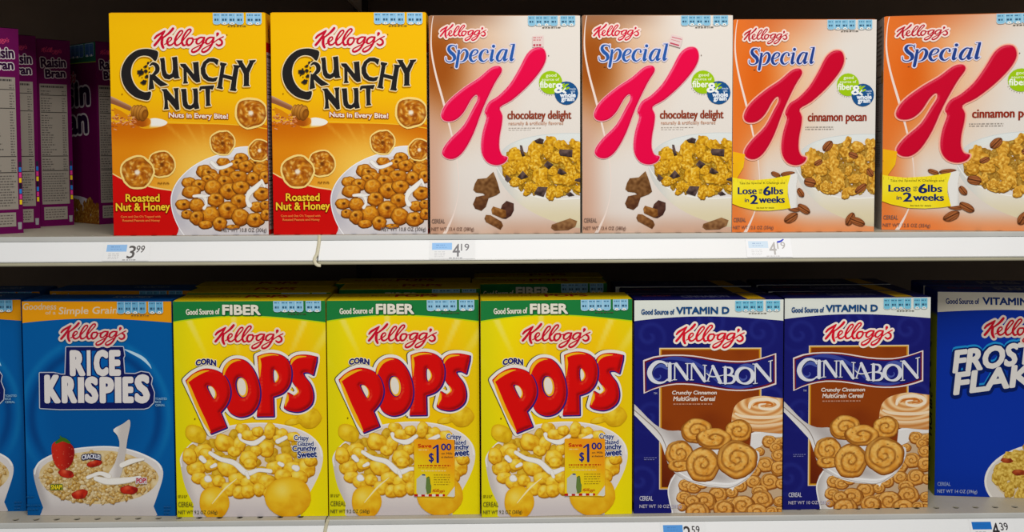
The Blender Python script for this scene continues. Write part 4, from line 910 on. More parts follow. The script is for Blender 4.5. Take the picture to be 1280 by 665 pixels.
    L = [[(246, 205, 12), (232, 178, 20), (190, 162, 22), (145, 172, 34), (102, 215, 42), (86, 270, 44), (110, 325, 38), (160, 354, 26), (215, 350, 16), (252, 322, 10)], [(248, 168, 6), (246, 206, 8)],
         [(271, 182, 32), (271, 332, 32)], [(246, 182, 8), (296, 182, 8)], [(246, 334, 8), (296, 334, 8)],
         [(316, 184, 12), (316, 328, 12)], [(300, 180, 8), (340, 180, 8)], [(300, 328, 7), (334, 328, 7)], [(330, 184, 30), (428, 322, 30)], [(432, 180, 12), (432, 325, 12)], [(414, 180, 8), (450, 180, 8)],
         [(470, 184, 12), (470, 328, 12)], [(455, 180, 8), (495, 182, 8)], [(454, 330, 7), (488, 330, 7)], [(484, 188, 30), (588, 338, 30)], [(591, 196, 12), (591, 342, 12)], [(574, 194, 8), (608, 198, 8)],
         [(662, 205, 10), (618, 338, 12)], [(600, 340, 7), (634, 342, 7)], [(664, 205, 28), (732, 352, 32)], [(712, 356, 8), (756, 362, 8)], [(606, 268, 6), (640, 296, 12), (690, 300, 10), (770, 284, 6)],
         [(778, 216, 28), (778, 360, 28)], [(756, 214, 8), (795, 212, 8)], [(756, 360, 8), (795, 364, 8)], [(785, 214, 10), (828, 222, 20), (842, 250, 26), (822, 280, 18), (790, 286, 10)], [(790, 286, 10), (845, 294, 20), (862, 325, 28), (838, 356, 20), (785, 363, 10)],
         [(1050, 190, 12), (1050, 362, 12)], [(1028, 186, 8), (1072, 186, 8)], [(1032, 366, 7), (1070, 362, 7)], [(1062, 192, 30), (1186, 338, 30)], [(1190, 160, 12), (1190, 342, 12)], [(1172, 162, 8), (1208, 152, 8)]]
    L.append([(955+74*math.cos(t), 292+72*math.sin(t), 14+24*abs(math.cos(t-.2))) for t in [2*PI*i/20 for i in range(21)]])
    S2 = [b(l) for l in L]
    A.strokes(S2, (20, 24, 80), 0, dx=.5, dy=.7, smooth=3, grow=.8); A.strokes(S2, wt, 0, smooth=5)
    script(A, 843.5, 404, 88, red=(222, 20, 44), halo=(250, 236, 220), hw=.028)
    A.part('small_lettering'); wht = (240, 224, 210)
    A.text('Crunchy Cinnamon', 839.5, 895, 488.6, 494.6, wht, .45, shear=.15); A.text('MultiGrain Cereal', 841.5, 893, 495.8, 501.2, wht, .45, shear=.15)
    A.greek(841.5, 503.6, 893, 507, 1, (200, 140, 110), 3, .5); A.text('TM', 817, 821, 490.6, 493, (180, 180, 210), .1, res=2)
    A.greek(805, 571, 821, 575.6, 2, (110, 112, 170), 4, .5)
    A.text('CEREAL', 799.5, 816, 620, 625.6, (214, 212, 226), .15, res=2); A.text('NET WT 10 OZ (283g)', 799.5, 852, 630.6, 636, (196, 190, 206), .15, res=2)
    claim(A, 801.5, 845.5, 911, 392.5, 8.6)
    nutrition(A, 919, 974.5, 376, 389.4, base=(120, 200, 226), y2=375.8)
    return A

def art_frost():
    A = Art([(1170.5, 367), (1353, 358.8), (1352, 622), (1168, 619.5)], .1900, .2720)
    A.grid(1167, 358, 1354, 623, 60, 60, lambda x, y: mix((8, 52, 168), (6, 40, 138), sstep(560, 400, y)*.35+sstep(580, 622, y)*.3))
    A.part('claim_band')
    A.poly([(1168, 360), (1356, 352), (1356, 386)]+[(1356-i*11.75, 386-4.5*math.sin(PI*i/16)+i/16*6) for i in range(1, 17)], (224, 216, 196))
    A.part('small_lettering'); col = (18, 48, 112)
    A.text('Good Source of', 1180.5, 1219.5, 374.6, 381.2, col, .5, rot=.045); A.text('VITAMIN D', 1224, 1292, 371.2, 379.6, col, 1., rot=.035)
    z = Zm(1150, 500, 4.03); A.part('cereal_picture')
    bw = epts(1355-35, 598, 92, 62)
    A.shade([(max(p[0], 1228), p[1]) for p in epts(1320, 600, 92, 52)], lambda x, y: (222, 216, 208), 4)
    A.line(epts(1320, 600, 91, 51, 110, 300, 30), 2.6, (244, 240, 232), 0)
    A.shade(epts(1322, 594, 84, 42), lambda x, y: (228, 208, 170), 5)
    for i, (x, y) in enumerate(scatter(11, 60, ell(1322, 590, 84, 42, .9), 1236, 1350, 548, 634, 9.2)): flake(A, x, y, 10.5, i+90, .97, (244, 206, 96))
    for i, (a, b, rx, ry) in enumerate([(425, 295, 30, 12), (485, 355, 40, 14)]):
        (x, y), = z([(a, b)]); puff(A, x, y, rx/4.03, ry/4.03, 0, i, (206, 110, 60), (176, 70, 30), (120, 40, 20), .2)
    A.part('title_lettering'); nv = (4, 28, 96); wt = (226, 222, 216)
    def W(t, x0, x1, y0, y1, col, bd, **k): A.text(t, x0, x1, y0, y1, col, bd, shear=.28, rot=.17, **k)
    for dx, dy, w_, c in ((-.4, -1.8, 8.4, (30, 140, 206)), (0, 1.4, 9.8, nv)):
        W('FROSTED', 1190+dx, 1326+dx, 439.5+dy, 465+dy, c, w_); W('FLAKES', 1191+dx, 1322+dx, 467+dy, 492+dy, c, w_)
    W('FROSTED', 1190, 1326, 439.5, 465, wt, 3.2); W('FLAKES', 1191, 1322, 467, 492, wt, 3.2)
    script(A, 1223.5, 395, 88, rot=.05, red=(186, 16, 36), halo=(222, 204, 190), hw=.028)
    A.part('small_lettering')
    A.text('CEREAL', 1171.5, 1187, 602.2, 606.8, (150, 168, 210), .12, res=2); A.text('NET WT 14 OZ (396g)', 1171.5, 1219, 611.4, 617, (170, 180, 210), .12, res=2)
    return A

# ------------------------------------------------------------------ sides and tops
def facts(A, x0, y0, x1, y1, col=(60, 56, 54), paper=(214, 206, 192), seed=1):
    """white nutrition table with rules and rows of fine print"""
    A.poly([(x0, y0), (x1, y0), (x1, y1), (x0, y1)], paper); H = y1-y0; y = y0+H*.012; r = random.Random(seed)
    A.greek(x0+1.5, y, x1-1.5, y+H*.022, 1, col, seed, .7, .95)
    rows = 46
    for i in range(rows):
        yy = y0+H*(.05+.93*i/rows); h = H*.93/rows
        if i in (2, 9, 27, 33): A.poly([(x0+1, yy), (x1-1, yy), (x1-1, yy+h*.28), (x0+1, yy+h*.28)], (50, 46, 44)); continue
        if i < 33: A.greek(x0+1.5, yy, x0+(x1-x0)*r.uniform(.35, .6), yy+h, 1, mix(col, paper, .35), seed+i, .4); A.greek(x1-(x1-x0)*.2, yy, x1-1.5, yy+h, 1, mix(col, paper, .4), seed+i+5, .4)
        else: A.greek(x0+1.5, yy, x1-1.5, yy+h, 1, mix(col, paper, .45), seed+i, .4)
def side(w, h, painter, name='side_panel'):
    A = FaceArt(w, h, name); painter(A, w*1000, h*1000); return A
def put(A, parent, which, W, D, Hh):
    loc, rot = {'right': ((W, 0, 0), (0, 0, PI/2)), 'left': ((0, D, 0), (0, 0, -PI/2)), 'top': ((0, 0, Hh+.0007), (-PI/2, 0, 0))}[which]
    for o in A.build(parent).values(): o.location = loc; o.rotation_euler = rot

def p_nut_side(A, w, h):
    A.grid(0, 0, w, h, 2, 40, lambda x, y: (246, 184, 10) if y < 36 else (206, 30, 16))
    A.line([(20, 14, 2), (14, 24, 3), (20, 34, 2)], 1, (50, 40, 30)); A.poly([(1, 36), (w-1, 36), (w-1, 46), (1, 46)], (200, 16, 12))
    facts(A, 3, 48, w-2, h-6, paper=(210, 202, 190))
def p_kind_side(orange):
    def f(A, w, h):
        A.grid(0, 0, w, h, 2, 20, lambda x, y: (214, 208, 200)); facts(A, 2, 70, w-12, 190, paper=(208, 204, 200), seed=3); A.greek(2, 8, w-12, 60, 9, (130, 120, 110), 4, .4)
        A.blob(w-7, 74, 6, 8, 0, lambda u, v, r, a: (214, 160, 40), 2, 12, .2, 1); A.blob(w-7, 204, 6, 12, 0, lambda u, v, r, a: (190, 156, 40), 2, 12, .2, 2)
        if orange: A.poly([(w-1.2, 0), (w, 0), (w, h), (w-1.2, h)], (226, 110, 30))
    return f
def p_pops_side(A, w, h):
    A.grid(0, 0, w, h, 2, 40, lambda x, y: (206, 150, 10) if y > 24 else (196, 150, 10))
    for i in range(9): A.greek(4, 40+i*10, 20, 46+i*10, 1, (90, 60, 10), i, .8)
    facts(A, 24, 40, w-4, h-20, paper=(216, 206, 160), seed=2)
def p_frost_side(A, w, h):
    A.grid(0, 0, w, h, 2, 40, lambda x, y: (10, 40, 130) if y < 34 else (150, 160, 20))
    for i in range(9): A.blob(w*.35+(i % 3)*6, 56+i*9, 5, 3.5, i, lambda u, v, r, a: (60, 70, 20), 2, 8, .5, i)
    A.text('HOURS', w*.25, w*.25+60, 0, 14, (30, 30, 20), 1.2, warp=lambda X, Y, u, v: (w*.42+v*18, 196-u*58))
    for i in range(4): A.blob(w*.5, 215+i*14, 8, 4, i, lambda u, v, r, a: (50, 60, 20), 2, 8, .5, i+20)
def p_plain(col):
    def f(A, w, h):
        A.grid(0, 0, w, h, 2, 20, lambda x, y: col); facts(A, 5, 30, w-5, h-12, seed=5)
    return f
def p_raisin_side(A, w, h):
    pu = (98, 6, 74)
    A.grid(0, 0, w, h, 2, 30, lambda x, y: pu)
    L = [[(w*.14+w*.62*p[0], 10+w*.62*p[1]-p[0]*0, w*.62*p[2]) for p in l] for l in SCRIPT]
    for l in L: A.line(l, 1, (196, 60, 100), 3)
    dk, pale = (44, 10, 50), (206, 196, 196)
    for t, y0, y1, a, b in (('Raisin', 26, 39, .14, .86), ('Bran', 42, 53, .26, .84)): A.text(t, w*a, w*b, y0, y1, dk, 1.4, halo=[(3.6, pale)], rot=.05)
    facts(A, 3, 62, w-5.5, h-31, paper=(150, 142, 130), seed=7)
    A.poly([(5, h-27), (w-9, h-27), (w-9, h-9), (5, h-9)], (150, 142, 130)); A.greek(7, h-25, w-11, h-11, 4, (90, 80, 76), 3, .35)
    for i, c in enumerate([(40, 40, 60), (30, 120, 200), (220, 60, 140), (240, 200, 30), (30, 30, 40), (40, 130, 210), (220, 60, 140), (236, 200, 30)]): A.poly([(w-4, h-92+i*7), (w-1, h-92+i*7), (w-1, h-86+i*7), (w-4, h-86+i*7)], c)
    A.poly([(w-7, h-14), (w-2, h-14), (w-2.5, h-5), (w-6.5, h-5)], (150, 150, 150))
def art_raisin():
    A = FaceArt(.19, .262, 'front_panel'); w, h = 190, 262
    A.grid(0, 0, w, h, 12, 16, lambda x, y: (98, 6, 72))
    A.part('claim_band'); A.poly([(0, 0), (w, 0), (w, 28), (0, 25)], (24, 96, 76)); A.line([(0, 25.5), (w, 28.5)], 1.2, (160, 190, 40), 0)
    A.part('title_lettering')
    for t, x0, x1, y0, y1 in (('Raisin', 18, 168, 58, 92), ('Bran', 44, 160, 98, 132)): A.text(t, x0, x1, y0, y1, (40, 10, 50), 5, halo=[(11, (206, 196, 196))], rot=.03)
    L = [[(50+80*p[0], 34+80*p[1], 80*p[2]) for p in l] for l in SCRIPT]; A.part('brand_lettering')
    for l in L: A.line([(p[0], p[1], p[2]+3) for p in l], 1, (220, 190, 190), 3)
    for l in L: A.line(l, 1, (190, 30, 60), 3)
    nutrition(A, 105, 184, 2, 20, base=(50, 90, 150))
    A.part('cereal_picture')
    A.shade([(x, y) for x, y in epts(120, 282, 100, 60) if y < 262] + [(20, 262)], lambda x, y: (196, 186, 190), 6)
    for i, (x, y) in enumerate(scatter(5, 40, ell(120, 262, 84, 34), 30, 188, 232, 260, 11)): flake(A, x, y, 10, i, .8, (190, 120, 40))
    return A
def top_art(w, d, col, strip=None, words=(), line=None, rear=None):
    A = FaceArt(w, d, 'top_panel'); W, Dd = w*1000, d*1000
    A.poly([(1, 1), (W-1, 1), (W-1, Dd-1), (1, Dd-1)], col)
    if strip: A.poly([(W*strip[1], 1), (W*strip[2], 1), (W*(strip[2]+.02), Dd-1), (W*(strip[1]+.02), Dd-1)], strip[0])
    for t, x0, x1, y0, y1, c, b in words: A.text(t, W*x0, W*x1, Dd*y0, Dd*y1, c, b, res=2)
    if rear: A.poly([(2, 1), (W*.96, 1), (W*.96, 3.2), (2, 3.2)], rear)
    if line: A.poly([(W*line[1], Dd*.25), (W*line[2], Dd*.25), (W*line[2], Dd*.62), (W*line[1], Dd*.62)], line[0])
    return A

def cereal_box(art, w, h, d, sidecol, topcol, label, loc, yaw, group=None, sides=(), top=None, dots=None):
    t = empty('cereal_box', loc, math.radians(yaw)); tag(t, label, 'cereal box', group)
    c = carton(t, w, h, d, sidecol, topcol); art.build(t)
    for wh, painter in sides: put(side(d, h, painter), t, wh, w, d, h)
    if top: put(top, t, 'top', w, d, h)
    return t
def again(src, label, loc, yaw, group=None, skip=()):
    o = copy_tree(src, None, skip); o.location = loc; o.rotation_euler = (0, 0, math.radians(yaw)); o['label'] = label
    if group: o['group'] = group
    return o

G = {k: v for k, v in (('nut', 'yellow honey nut cereal boxes on the upper shelf'), ('choc', 'cream and brown chocolate cereal boxes on the upper shelf'), ('pecan', 'orange cinnamon pecan cereal boxes on the upper shelf'),
     ('pops', 'yellow corn cereal boxes on the lower shelf'), ('bun', 'navy cinnamon swirl cereal boxes on the lower shelf'), ('rice', 'blue rice cereal boxes on the lower shelf'), ('frost', 'royal blue sugared flakes boxes on the lower shelf'), ('raisin', 'purple raisin bran boxes on the upper shelf'))}
# ---- upper shelf
nut = cereal_box(art_nut(), .1925, .2750, .055, (200, 60, 16), (240, 180, 10), 'yellow and red honey nut cereal box, nearest the purple boxes, above the 3.99 price', (-.4735, 0, ZU), 0, G['nut'],
                 [('right', p_nut_side)], top_art(.1925, .055, (246, 186, 6)))
again(nut, 'yellow and red honey nut cereal box pushed against the brown and cream chocolate box', (-.2752, 0, ZU), 0)
Ak = art_kind(False)
Ak.part('price_sticker'); Ak.poly([(667.5, 45), (681.5, 44.4), (681.5, 58.5), (667.5, 59)], (236, 214, 208)); Ak.greek(668.5, 45.5, 680, 51.5, 2, (216, 130, 130), 2, .45); Ak.greek(668.5, 54.5, 680, 58.3, 1, (196, 70, 90), 3, .7)
choc = cereal_box(Ak, .1880, .2710, .055, (214, 196, 180), (170, 130, 100), 'brown and cream chocolate cereal box beside the yellow honey nut box, straight sticker', (-.0797, 0, ZU), 0, G['choc'],
                  [('right', p_kind_side(False)), ('left', p_kind_side(False))], top_art(.1880, .055, (190, 150, 120)))
c2 = again(choc, 'brown and cream chocolate cereal box beside the orange pecan box, crooked sticker', (.1108, 0, ZU), 0, None, ('price_sticker',))
st = Art(Ak.quad, .1880, .2710); st.n = 400; st.part('price_sticker')
sp = [(650, 43), (664.5, 47), (661, 60), (646.5, 55.5)]
st.poly(sp, (236, 212, 208)); st.line([(651, 46.5), (662.5, 49.5)], 1.2, (216, 120, 130), 0); st.line([(650, 49.5), (660.5, 52.5)], .8, (220, 140, 140), 0); st.line([(649, 54), (659, 57)], 1.9, (200, 80, 100), 0)
st.build(c2)
pec = cereal_box(art_kind(True), .1800, .2655, .055, (214, 206, 196), (200, 110, 50), 'orange and cream cinnamon pecan cereal box standing square against the chocolate box', (.2992, 0, ZU), 0, G['pecan'],
                 [('right', p_kind_side(True)), ('left', p_kind_side(True))], top_art(.1800, .055, (214, 120, 50)))
# the pecan drawing is made in the wider box's frame
pec4 = again(pec, 'orange and cream cinnamon pecan cereal box cut by the right edge of the picture', (.4990, .028, ZU), -12)
pec4.scale = (1.135, 1., 1.026)                # the larger pack
# raisin bran, turned so that the narrow side faces out
rt = top_art(.19, .046, (110, 12, 96))
rb = cereal_box(art_raisin(), .19, .262, .046, (86, 6, 66), (74, 6, 58), '', (0, 0, ZU), -42, G['raisin'], [('right', p_raisin_side)], rt)
def rb_at(o, cx, cy, yaw, label):      # cx, cy: the corner between front and right side
    a = math.radians(yaw); o.location = (cx-.19*math.cos(a), cy-.19*math.sin(a), ZU); o.rotation_euler = (0, 0, a); o['label'] = label
rb_at(rb, -.6420, .022, -46, 'purple raisin bran box nearest the shelf edge, cut by the left edge of the picture')
rb_at(copy_tree(rb), -.6560, .105, -46, 'purple raisin bran box of which only a sliver shows, second from the left edge')
rb_at(copy_tree(rb), -.6360, .168, -48, 'purple raisin bran box with its whole nutrition side panel showing')
rb_at(copy_tree(rb), -.5680, .205, -42, 'purple raisin bran box with its front partly showing, beside the yellow honey nut box')

# ---- lower shelf
D = .058
pops = cereal_box(art_pops(), .1900, .2735, D, (196, 170, 10), (214, 186, 10), 'yellow corn cereal box without coupon, beside the blue rice cereal box', (-.4008, -.004, ZL), -.4, G['pops'],
                  [('right', p_pops_side), ('left', p_plain((196, 170, 10)))], top_art(.1900, D, (226, 196, 10), words=[('CORN', .12, .4, .35, .5, (190, 90, 20), .3), ('POPS', .44, .72, .2, .6, (180, 20, 20), 1.6)]))
hid = ('title_lettering', 'cereal_picture', 'side_panel')
for k, (lab, x, y, yaw) in enumerate([('yellow corn cereal box directly behind the one without a coupon', -.4060, .0715, -.3), ('yellow corn cereal box third back in the column without a coupon', -.414, .133, 0),
        ('dark green topped yellow corn cereal box behind the one in the middle of the three', -.2090, .0966, .5), ('yellow corn cereal box third back behind the middle one of the three', -.2235, .158, 0),
        ('yellow corn cereal box with a dim green band, behind the one beside navy', -.0315, .1455, 1.2), ('yellow corn cereal box third back behind the one next to the navy boxes', -.03, .215, 0)]):
    again(pops, lab, (x, y, ZL), yaw, 'yellow corn cereal boxes behind the front row', hid)
p2 = again(pops, 'yellow corn cereal box with a dollar coupon, middle one of the three', (-.2095, -.0063, ZL), .5)
p3 = again(pops, 'yellow corn cereal box with a dollar coupon, beside the navy cinnamon box', (-.0173, -.0155, ZL), 2.0)
stk = sticker_art().build(p2)['coupon_sticker']; stk['label'] = 'orange and yellow one dollar coupon sticker'
s3 = stk.copy(); C.objects.link(s3); s3.parent = p3; s3.location = (-.0030, 0, .001)
rice = cereal_box(art_rice(), .1895, .2730, D, (0, 84, 160), (0, 84, 160), 'blue rice cereal box with its whole front showing', (-.5932, .0085, ZL), -2.5, G['rice'],
                  [('right', p_plain((0, 90, 170)))], top_art(.1895, D, (0, 84, 160), words=[('KRISPIES', .55, .8, .3, .55, (160, 170, 190), .6)]))
again(rice, 'blue rice cereal box cut by the left edge, only its right end showing', (-.7910, .024, ZL), 0)
again(rice, 'blue rice cereal box behind the whole one, its orange band just showing', (-.5990, .1044, ZL), -1, 'blue rice cereal boxes behind the front row', hid)
again(rice, 'blue rice cereal box behind the one at the left edge of the picture', (-.8000, .100, ZL), 0, 'blue rice cereal boxes behind the front row', hid)
bun = cereal_box(art_bun(), .1882, .2715, D, (18, 20, 80), (18, 18, 72), 'navy cinnamon swirl cereal box beside the yellow corn box, above the 2.59 price', (.1752, -.0074, ZL), 0, G['bun'],
                 [('right', p_plain((20, 22, 90))), ('left', p_plain((20, 22, 90)))], top_art(.1882, D, (20, 20, 84), ((206, 160, 20), .74, .86), [('CRUNCHY', .08, .28, .3, .5, (150, 60, 70), .4), ('CINNABON', .34, .66, .35, .7, (110, 110, 140), .5)], rear=(160, 150, 150)))
b2 = again(bun, 'navy cinnamon swirl cereal box beside the royal blue flakes box', (.3667, .0002, ZL), 1.4)
for lab, x, y in (('navy cereal box directly behind the one above the 2.59 price', .1705, .0530), ('navy cereal box third back above the 2.59 price', .1670, .1240), ('navy cereal box directly behind the one beside the flakes box', .3635, .0660), ('navy cereal box third back in the column beside the flakes box', .3650, .1350)):
    again(bun, lab, (x, y, ZL), 0, 'navy cinnamon swirl cereal boxes behind the front row', hid)
fr = cereal_box(art_frost(), .1900, .2720, D, (8, 40, 130), (8, 36, 120), 'royal blue sugared flakes cereal box at the right edge of the picture', (.5825, .0493, ZL), -7, G['frost'],
                [('left', p_frost_side)], top_art(.1900, D, (10, 40, 126), words=[('CRUNCHY', .12, .36, .3, .5, (150, 50, 60), .4), ('FLAKES', .44, .72, .25, .7, (150, 150, 160), .9)], rear=(100, 100, 110)))
again(fr, 'royal blue flakes box behind the one at the right edge of the picture', (.5900, .1130, ZL), -6, 'royal blue flakes boxes behind the front row', hid)

# ------------------------------------------------------------------ shelves
TILT = math.atan2(.013, .0245)
def prism(name, prof, x0, x1, m, parent):
    """profile in (y,z) pulled along x"""
    bm = bmesh.new(); n = len(prof)
    a = [bm.verts.new((x0, p[0], p[1])) for p in prof]; b = [bm.verts.new((x1, p[0], p[1])) for p in prof]
    bm.faces.new(a); bm.faces.new(b[::-1])
    for i in range(n): bm.faces.new((a[i], b[i], b[(i+1) % n], a[(i+1) % n]))
    bmesh.ops.recalc_face_normals(bm, faces=bm.faces[:])
    me = bpy.data.meshes.new(name); bm.to_mesh(me); bm.free(); return link(name, me, m, parent)
def deck_mesh(x0, x1, holes_y, parent, m):
    """pressed steel deck: front strip with a row of real round holes, sheet behind it, folded front"""
    yb = holes_y+.012; yf = -.0185; t = .0015
    loops = [[(x0, yf), (x1, yf), (x1, yb), (x0, yb)]]; hs = []
    k = int((x1-x0)/.0254)
    for i in range(k):
        cx = x0+.014+i*.0254
        if cx < -.75 or cx > .85: continue
        hs.append([(cx+.0040*math.cos(2*PI*j/14), holes_y+.0040*math.sin(2*PI*j/14)) for j in range(14)])
    allv = [Vector((p[0], p[1], 0)) for p in loops[0]]; L = [allv]+[[Vector((p[0], p[1], 0)) for p in h] for h in hs]
    tr = geometry.tessellate_polygon(L); flat = [v for l in L for v in l]
    bm = bmesh.new(); up = [bm.verts.new((v.x, v.y, 0)) for v in flat]; dn = [bm.verts.new((v.x, v.y, -t)) for v in flat]
    for f in tr:
        try: bm.faces.new([up[i] for i in f]); bm.faces.new([dn[i] for i in f][::-1])
        except ValueError: pass
    b = 0
    for l in L:
        n = len(l)
        for i in range(n):
            j = (i+1) % n; bm.faces.new((up[b+i], up[b+j], dn[b+j], dn[b+i]))
        b += n
    def cube(lo, hi):
        r = bmesh.ops.create_cube(bm, size=1.)
        for v in r['verts']: v.co = Vector([lo[i]+(v.co[i]+.5)*(hi[i]-lo[i]) for i in range(3)])
    cube((x0, yb, -t), (x1, .518, 0)); cube((x0, yf, -.030), (x1, yf+.0015, -t)); cube((x0, yf, -.0145), (x1, yb+.03, -.013)); cube((x0, .15, -.022), (x1, .17, -t)); cube((x0, .30, -.022), (x1, .32, -t))
    cube((x0, yf, -.030), (x0+.0015, .518, -t)); cube((x1-.0015, yf, -.030), (x1, .518, -t))
    bmesh.ops.recalc_face_normals(bm, faces=bm.faces[:])
    me = bpy.data.meshes.new('deck'); bm.to_mesh(me); bm.free(); return link('deck', me, m, parent)
def shelf(x0, x1, z, label, hy=0., rail=True, deckmat=None):
    s = empty('shelf', ((x0+x1)/2, 0, z)); tag(s, label, 'shelf'); q = (x0+x1)/2; a, b = x0-q, x1-q
    d = deck_mesh(x0, x1, hy, s, deckmat or M['deck'])
    d.data.transform(Matrix.Translation((-q, 0, 0)))
    if rail:
        prism('rail_lip', [(-.0187, .0002), (-.0200, .0006), (-.0212, -.0006), (-.0218, -.0030), (-.0222, -.0052), (-.0187, -.0052)], a, b, M['clear'], s)
        prism('price_rail', [(-.0187, -.0053), (-.0212, -.0053), (-.0342, -.0298), (-.0330, -.0304), (-.0187, -.0304)], a, b, M['rail'], s)
        prism('rail_bead', [(-.0335, -.0284), (-.0342, -.0286), (-.0346, -.0293), (-.0341, -.0297)], a, b, M['clear'], s)
        prism('rail_edge', [(-.0187, -.0305), (-.0338, -.0305), (-.0347, -.0312), (-.0347, -.0330), (-.0336, -.0342), (-.0187, -.0342)], a, b, M['lip'], s)
    return s
JU, JL = -.2152, -.2118
shelf(-1.25, JU-.0008, ZU, 'left upper shelf with a white price rail, under the purple and yellow boxes', 0)
shelf(JU+.0008, 1.25, ZU, 'right upper shelf with a white price rail, under the chocolate and pecan cereal boxes', 0)
shelf(-1.25, JL-.0008, ZL, 'left lower shelf with a row of holes, under the blue rice cereal boxes', -.0066)
shelf(JL+.0008, 1.25, ZL, 'right lower shelf with a row of holes, under the navy boxes', .0030)
shelf(-1.25, -.2292, ZT+.0302, 'brown underside of the left shelf above the purple boxes', 0, True, M['under'])
shelf(-.2276, 1.25, ZT+.0302, 'brown underside of the right shelf at the top of the picture', 0, True, M['under'])
# the curled plastic strip where two rails meet
def joint(z, label, path):
    bm = bmesh.new(); P = catmull(path, 6); prev = None; w = .0021; th = .0012
    for i, p in enumerate(P):
        q0 = P[max(0, i-1)]; q1 = P[min(len(P)-1, i+1)]; t = Vector((q1[0]-q0[0], q1[1]-q0[1], q1[2]-q0[2])).normalized()
        n = Vector((0, -math.cos(TILT), math.sin(TILT))); s_ = t.cross(n).normalized(); c = Vector(p)
        ringv = [bm.verts.new(c+s_*w*math.cos(a)+n*th*(math.sin(a)+.35*math.cos(a)**2)) for a in [2*PI*k/12 for k in range(12)]]
        if prev:
            for k in range(12): bm.faces.new((prev[k], prev[(k+1) % 12], ringv[(k+1) % 12], ringv[k]))
        else: bm.faces.new(ringv)
        prev = ringv
    bm.faces.new(prev[::-1]); bmesh.ops.recalc_face_normals(bm, faces=bm.faces[:])
    for f in bm.faces: f.smooth = True
    me = bpy.data.meshes.new('rail_joint_strip'); bm.to_mesh(me); bm.free(); o = link('rail_joint_strip', me, M['clip']); o.location = (0, 0, z); tag(o, label, 'joint strip'); return o
F = lambda x, d: (x, -.0225-d*.0130/.0245, -.0053-d)     # a point on the sloping rail, d below its top
joint(ZU, 'cream curled plastic strip where the upper price rails meet', [(JU+.0005, -.0205, .0005), F(JU+.0005, .001), F(JU, .008), F(JU-.001, .016), F(JU-.0035, .0215), F(JU-.0022, .0265), (JU+.001, -.0375, -.0345), (JU+.0045, -.0370, -.0350)])
joint(ZL, 'cream curled plastic strip where the lower price rails meet', [(JL+.003, -.0205, .0008), F(JL+.001, .001), F(JL, .008), F(JL-.001, .016), F(JL-.0035, .0215), F(JL-.0022, .0265), (JL+.001, -.0375, -.0345)])

# ------------------------------------------------------------------ price labels
def price(x, z, whole, cents, label, blue, ink, ox=0, faded=False, slant=0., scribble=False):
    A = FaceArt(.056, .0262, 'paper'); t = empty('price_label', (x, -.0217, z-.0055)); tag(t, label, 'price label', 'price labels on the shelf rails')
    A.poly([(0, .4), (56, .4), (56, 25.6), (0, 25.6)], (238, 238, 236) if not faded else (246, 246, 246))
    A.part('blue_band'); A.poly([(3, 4.2), (27.5, 4.2), (27.5, 13.4), (3, 13.4)], blue)
    A.greek(8, 6, 22, 8.5, 1, mix(blue, (60, 90, 150), .3), 2, .5); A.greek(8, 9, 22, 11.5, 1, mix(blue, (60, 90, 150), .2), 3, .4)
    A.part('price_figures')
    A.text(whole, 28.5, 37, 5.8, 22.3, ink, .5, shear=slant); A.text(cents, 38.5, 48.5, 5.6, 14.8, ink, .25, shear=slant)
    A.part('fine_print'); A.greek(6, 15, 20, 23.5, 4, mix(ink, (235, 235, 235), .75), 5, .4); A.greek(24, 23.6, 44, 25, 1, mix(ink, (235, 235, 235), .35), 6, .8)
    if scribble: A.part('ink_mark'); A.line([(40, 5.5, 2.6), (43.5, 4.6, 2.4), (47, 2.2, 1.6)], 1, (70, 80, 200))
    for o in A.build(t, M['paper']).values(): o.location = (0, -.0262*math.sin(TILT)-.0003, -.0262*math.cos(TILT)); o.rotation_euler = (-TILT, 0, 0)
    return t
ku, kl = .000983, .000997
pb = (152, 194, 236)
price((133-617)*ku, ZU, '3', '99', 'price label reading 3.99 with a blue band, below the yellow honey nut boxes', pb, (96, 92, 90), slant=.12)
price((536.5-617)*ku, ZU, '4', '19', 'price label reading 4.19 with a blue band, below the left chocolate cereal box', (156, 200, 244), (130, 128, 130))
price((933-617)*ku, ZU, '4', '19', 'faded price label reading 4.19 with a blue ink mark, below the cinnamon pecan box', (214, 232, 246), (190, 186, 182), faded=True, scribble=True)
price((824-617)*kl, ZL, '2', '59', 'price label reading 2.59 on the lower rail below the navy box', (90, 156, 224), (70, 66, 66))
price((1214-617)*kl, ZL, '4', '39', 'price label reading 4.39 at the right end of the lower rail', (30, 112, 196), (50, 46, 50), slant=-.1)

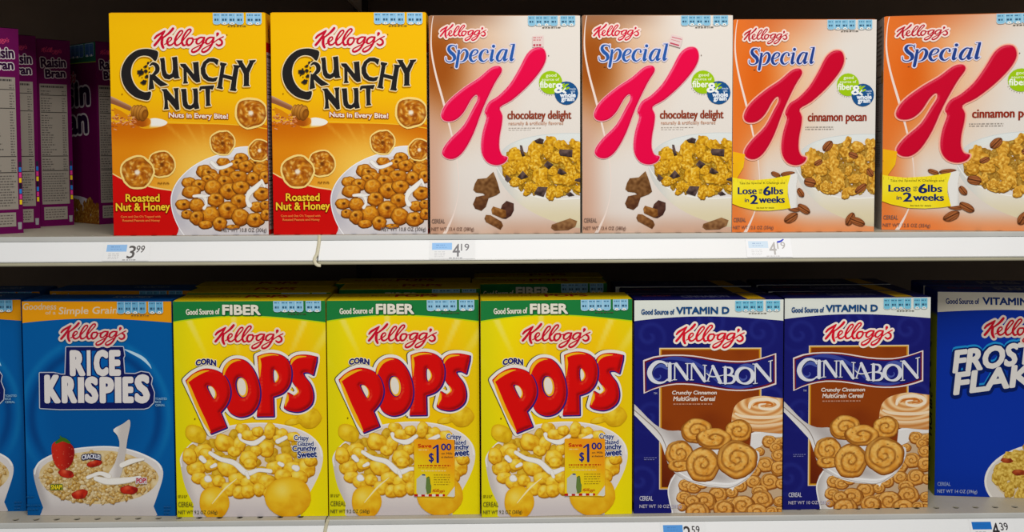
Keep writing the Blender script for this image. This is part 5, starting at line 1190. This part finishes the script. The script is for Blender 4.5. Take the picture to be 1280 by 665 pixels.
# ------------------------------------------------------------------ gondola back, floor
def struct(o): o['kind'] = 'structure'; return o
struct(box_mesh('wall_back', (-1.3, .52, 0), (1.3, .55, 2.3), M['back']))
struct(box_mesh('wall_left', (-1.28, -.015, 0), (-1.255, .52, 2.3), M['back']))
struct(box_mesh('wall_right', (1.255, -.015, 0), (1.28, .52, 2.3), M['back']))
struct(box_mesh('floor', (-3, -4, -.05), (3, .62, 0), mat('floor_tiles', (224, 218, 206), .3, var=.1)))
# uprights behind the shelves
for x in (-.2284,): 
    o = box_mesh('trim_1', (x-.012, .511, .2), (x+.012, .5195, 2.2), mat('upright_metal', (60, 54, 48), .5, .6)); struct(o)

# ------------------------------------------------------------------ light and camera
def area(name, loc, target, sx, sy, e, col=(1, 1, 1)):
    l = bpy.data.lights.new(name, 'AREA'); l.shape = 'RECTANGLE'; l.size = sx; l.size_y = sy; l.energy = e; l.color = col
    o = bpy.data.objects.new(name, l); C.objects.link(o); o.location = loc
    o.rotation_euler = (Vector(target)-Vector(loc)).to_track_quat('-Z', 'Y').to_euler(); return o
area('ceiling_lamp', (.20, -.95, Z0+.98), (.16, 0, Z0-.55), .7, .35, 10.8, (1., .975, .94))
area('ceiling_lamp', (.10, -1.75, Z0+1.35), (.10, -1.60, 0), 1.6, .5, 25, (1., .975, .94))
w = bpy.data.worlds.new('store'); bpy.context.scene.world = w; w.use_nodes = True
w.node_tree.nodes['Background'].inputs[0].default_value = (.9, .93, 1., 1); w.node_tree.nodes['Background'].inputs[1].default_value = .27

f = Vector((math.sin(math.radians(1.))*math.cos(math.radians(2.8)), math.cos(math.radians(1.))*math.cos(math.radians(2.8)), -math.sin(math.radians(2.8))))
r = f.cross(Vector((0, 0, 1))).normalized(); u = r.cross(f)
ro = math.radians(.235); r, u = math.cos(ro)*r-math.sin(ro)*u, math.cos(ro)*u+math.sin(ro)*r
cam = bpy.data.cameras.new('camera'); cam.lens = 36*1300/1280; cam.sensor_width = 36; cam.clip_start = .01; cam.shift_y = -80/1280
co = bpy.data.objects.new('camera', cam); C.objects.link(co)
mt = Matrix((r, u, -f)).transposed().to_4x4(); mt.translation = Vector((0, -1.30, Z0)); co.matrix_world = mt
sc = bpy.context.scene; sc.camera = co
sc.view_settings.view_transform = 'Standard'; sc.view_settings.look = 'None'; sc.view_settings.gamma = 1; sc.view_settings.use_curve_mapping = False
sc.view_settings.exposure = 0.
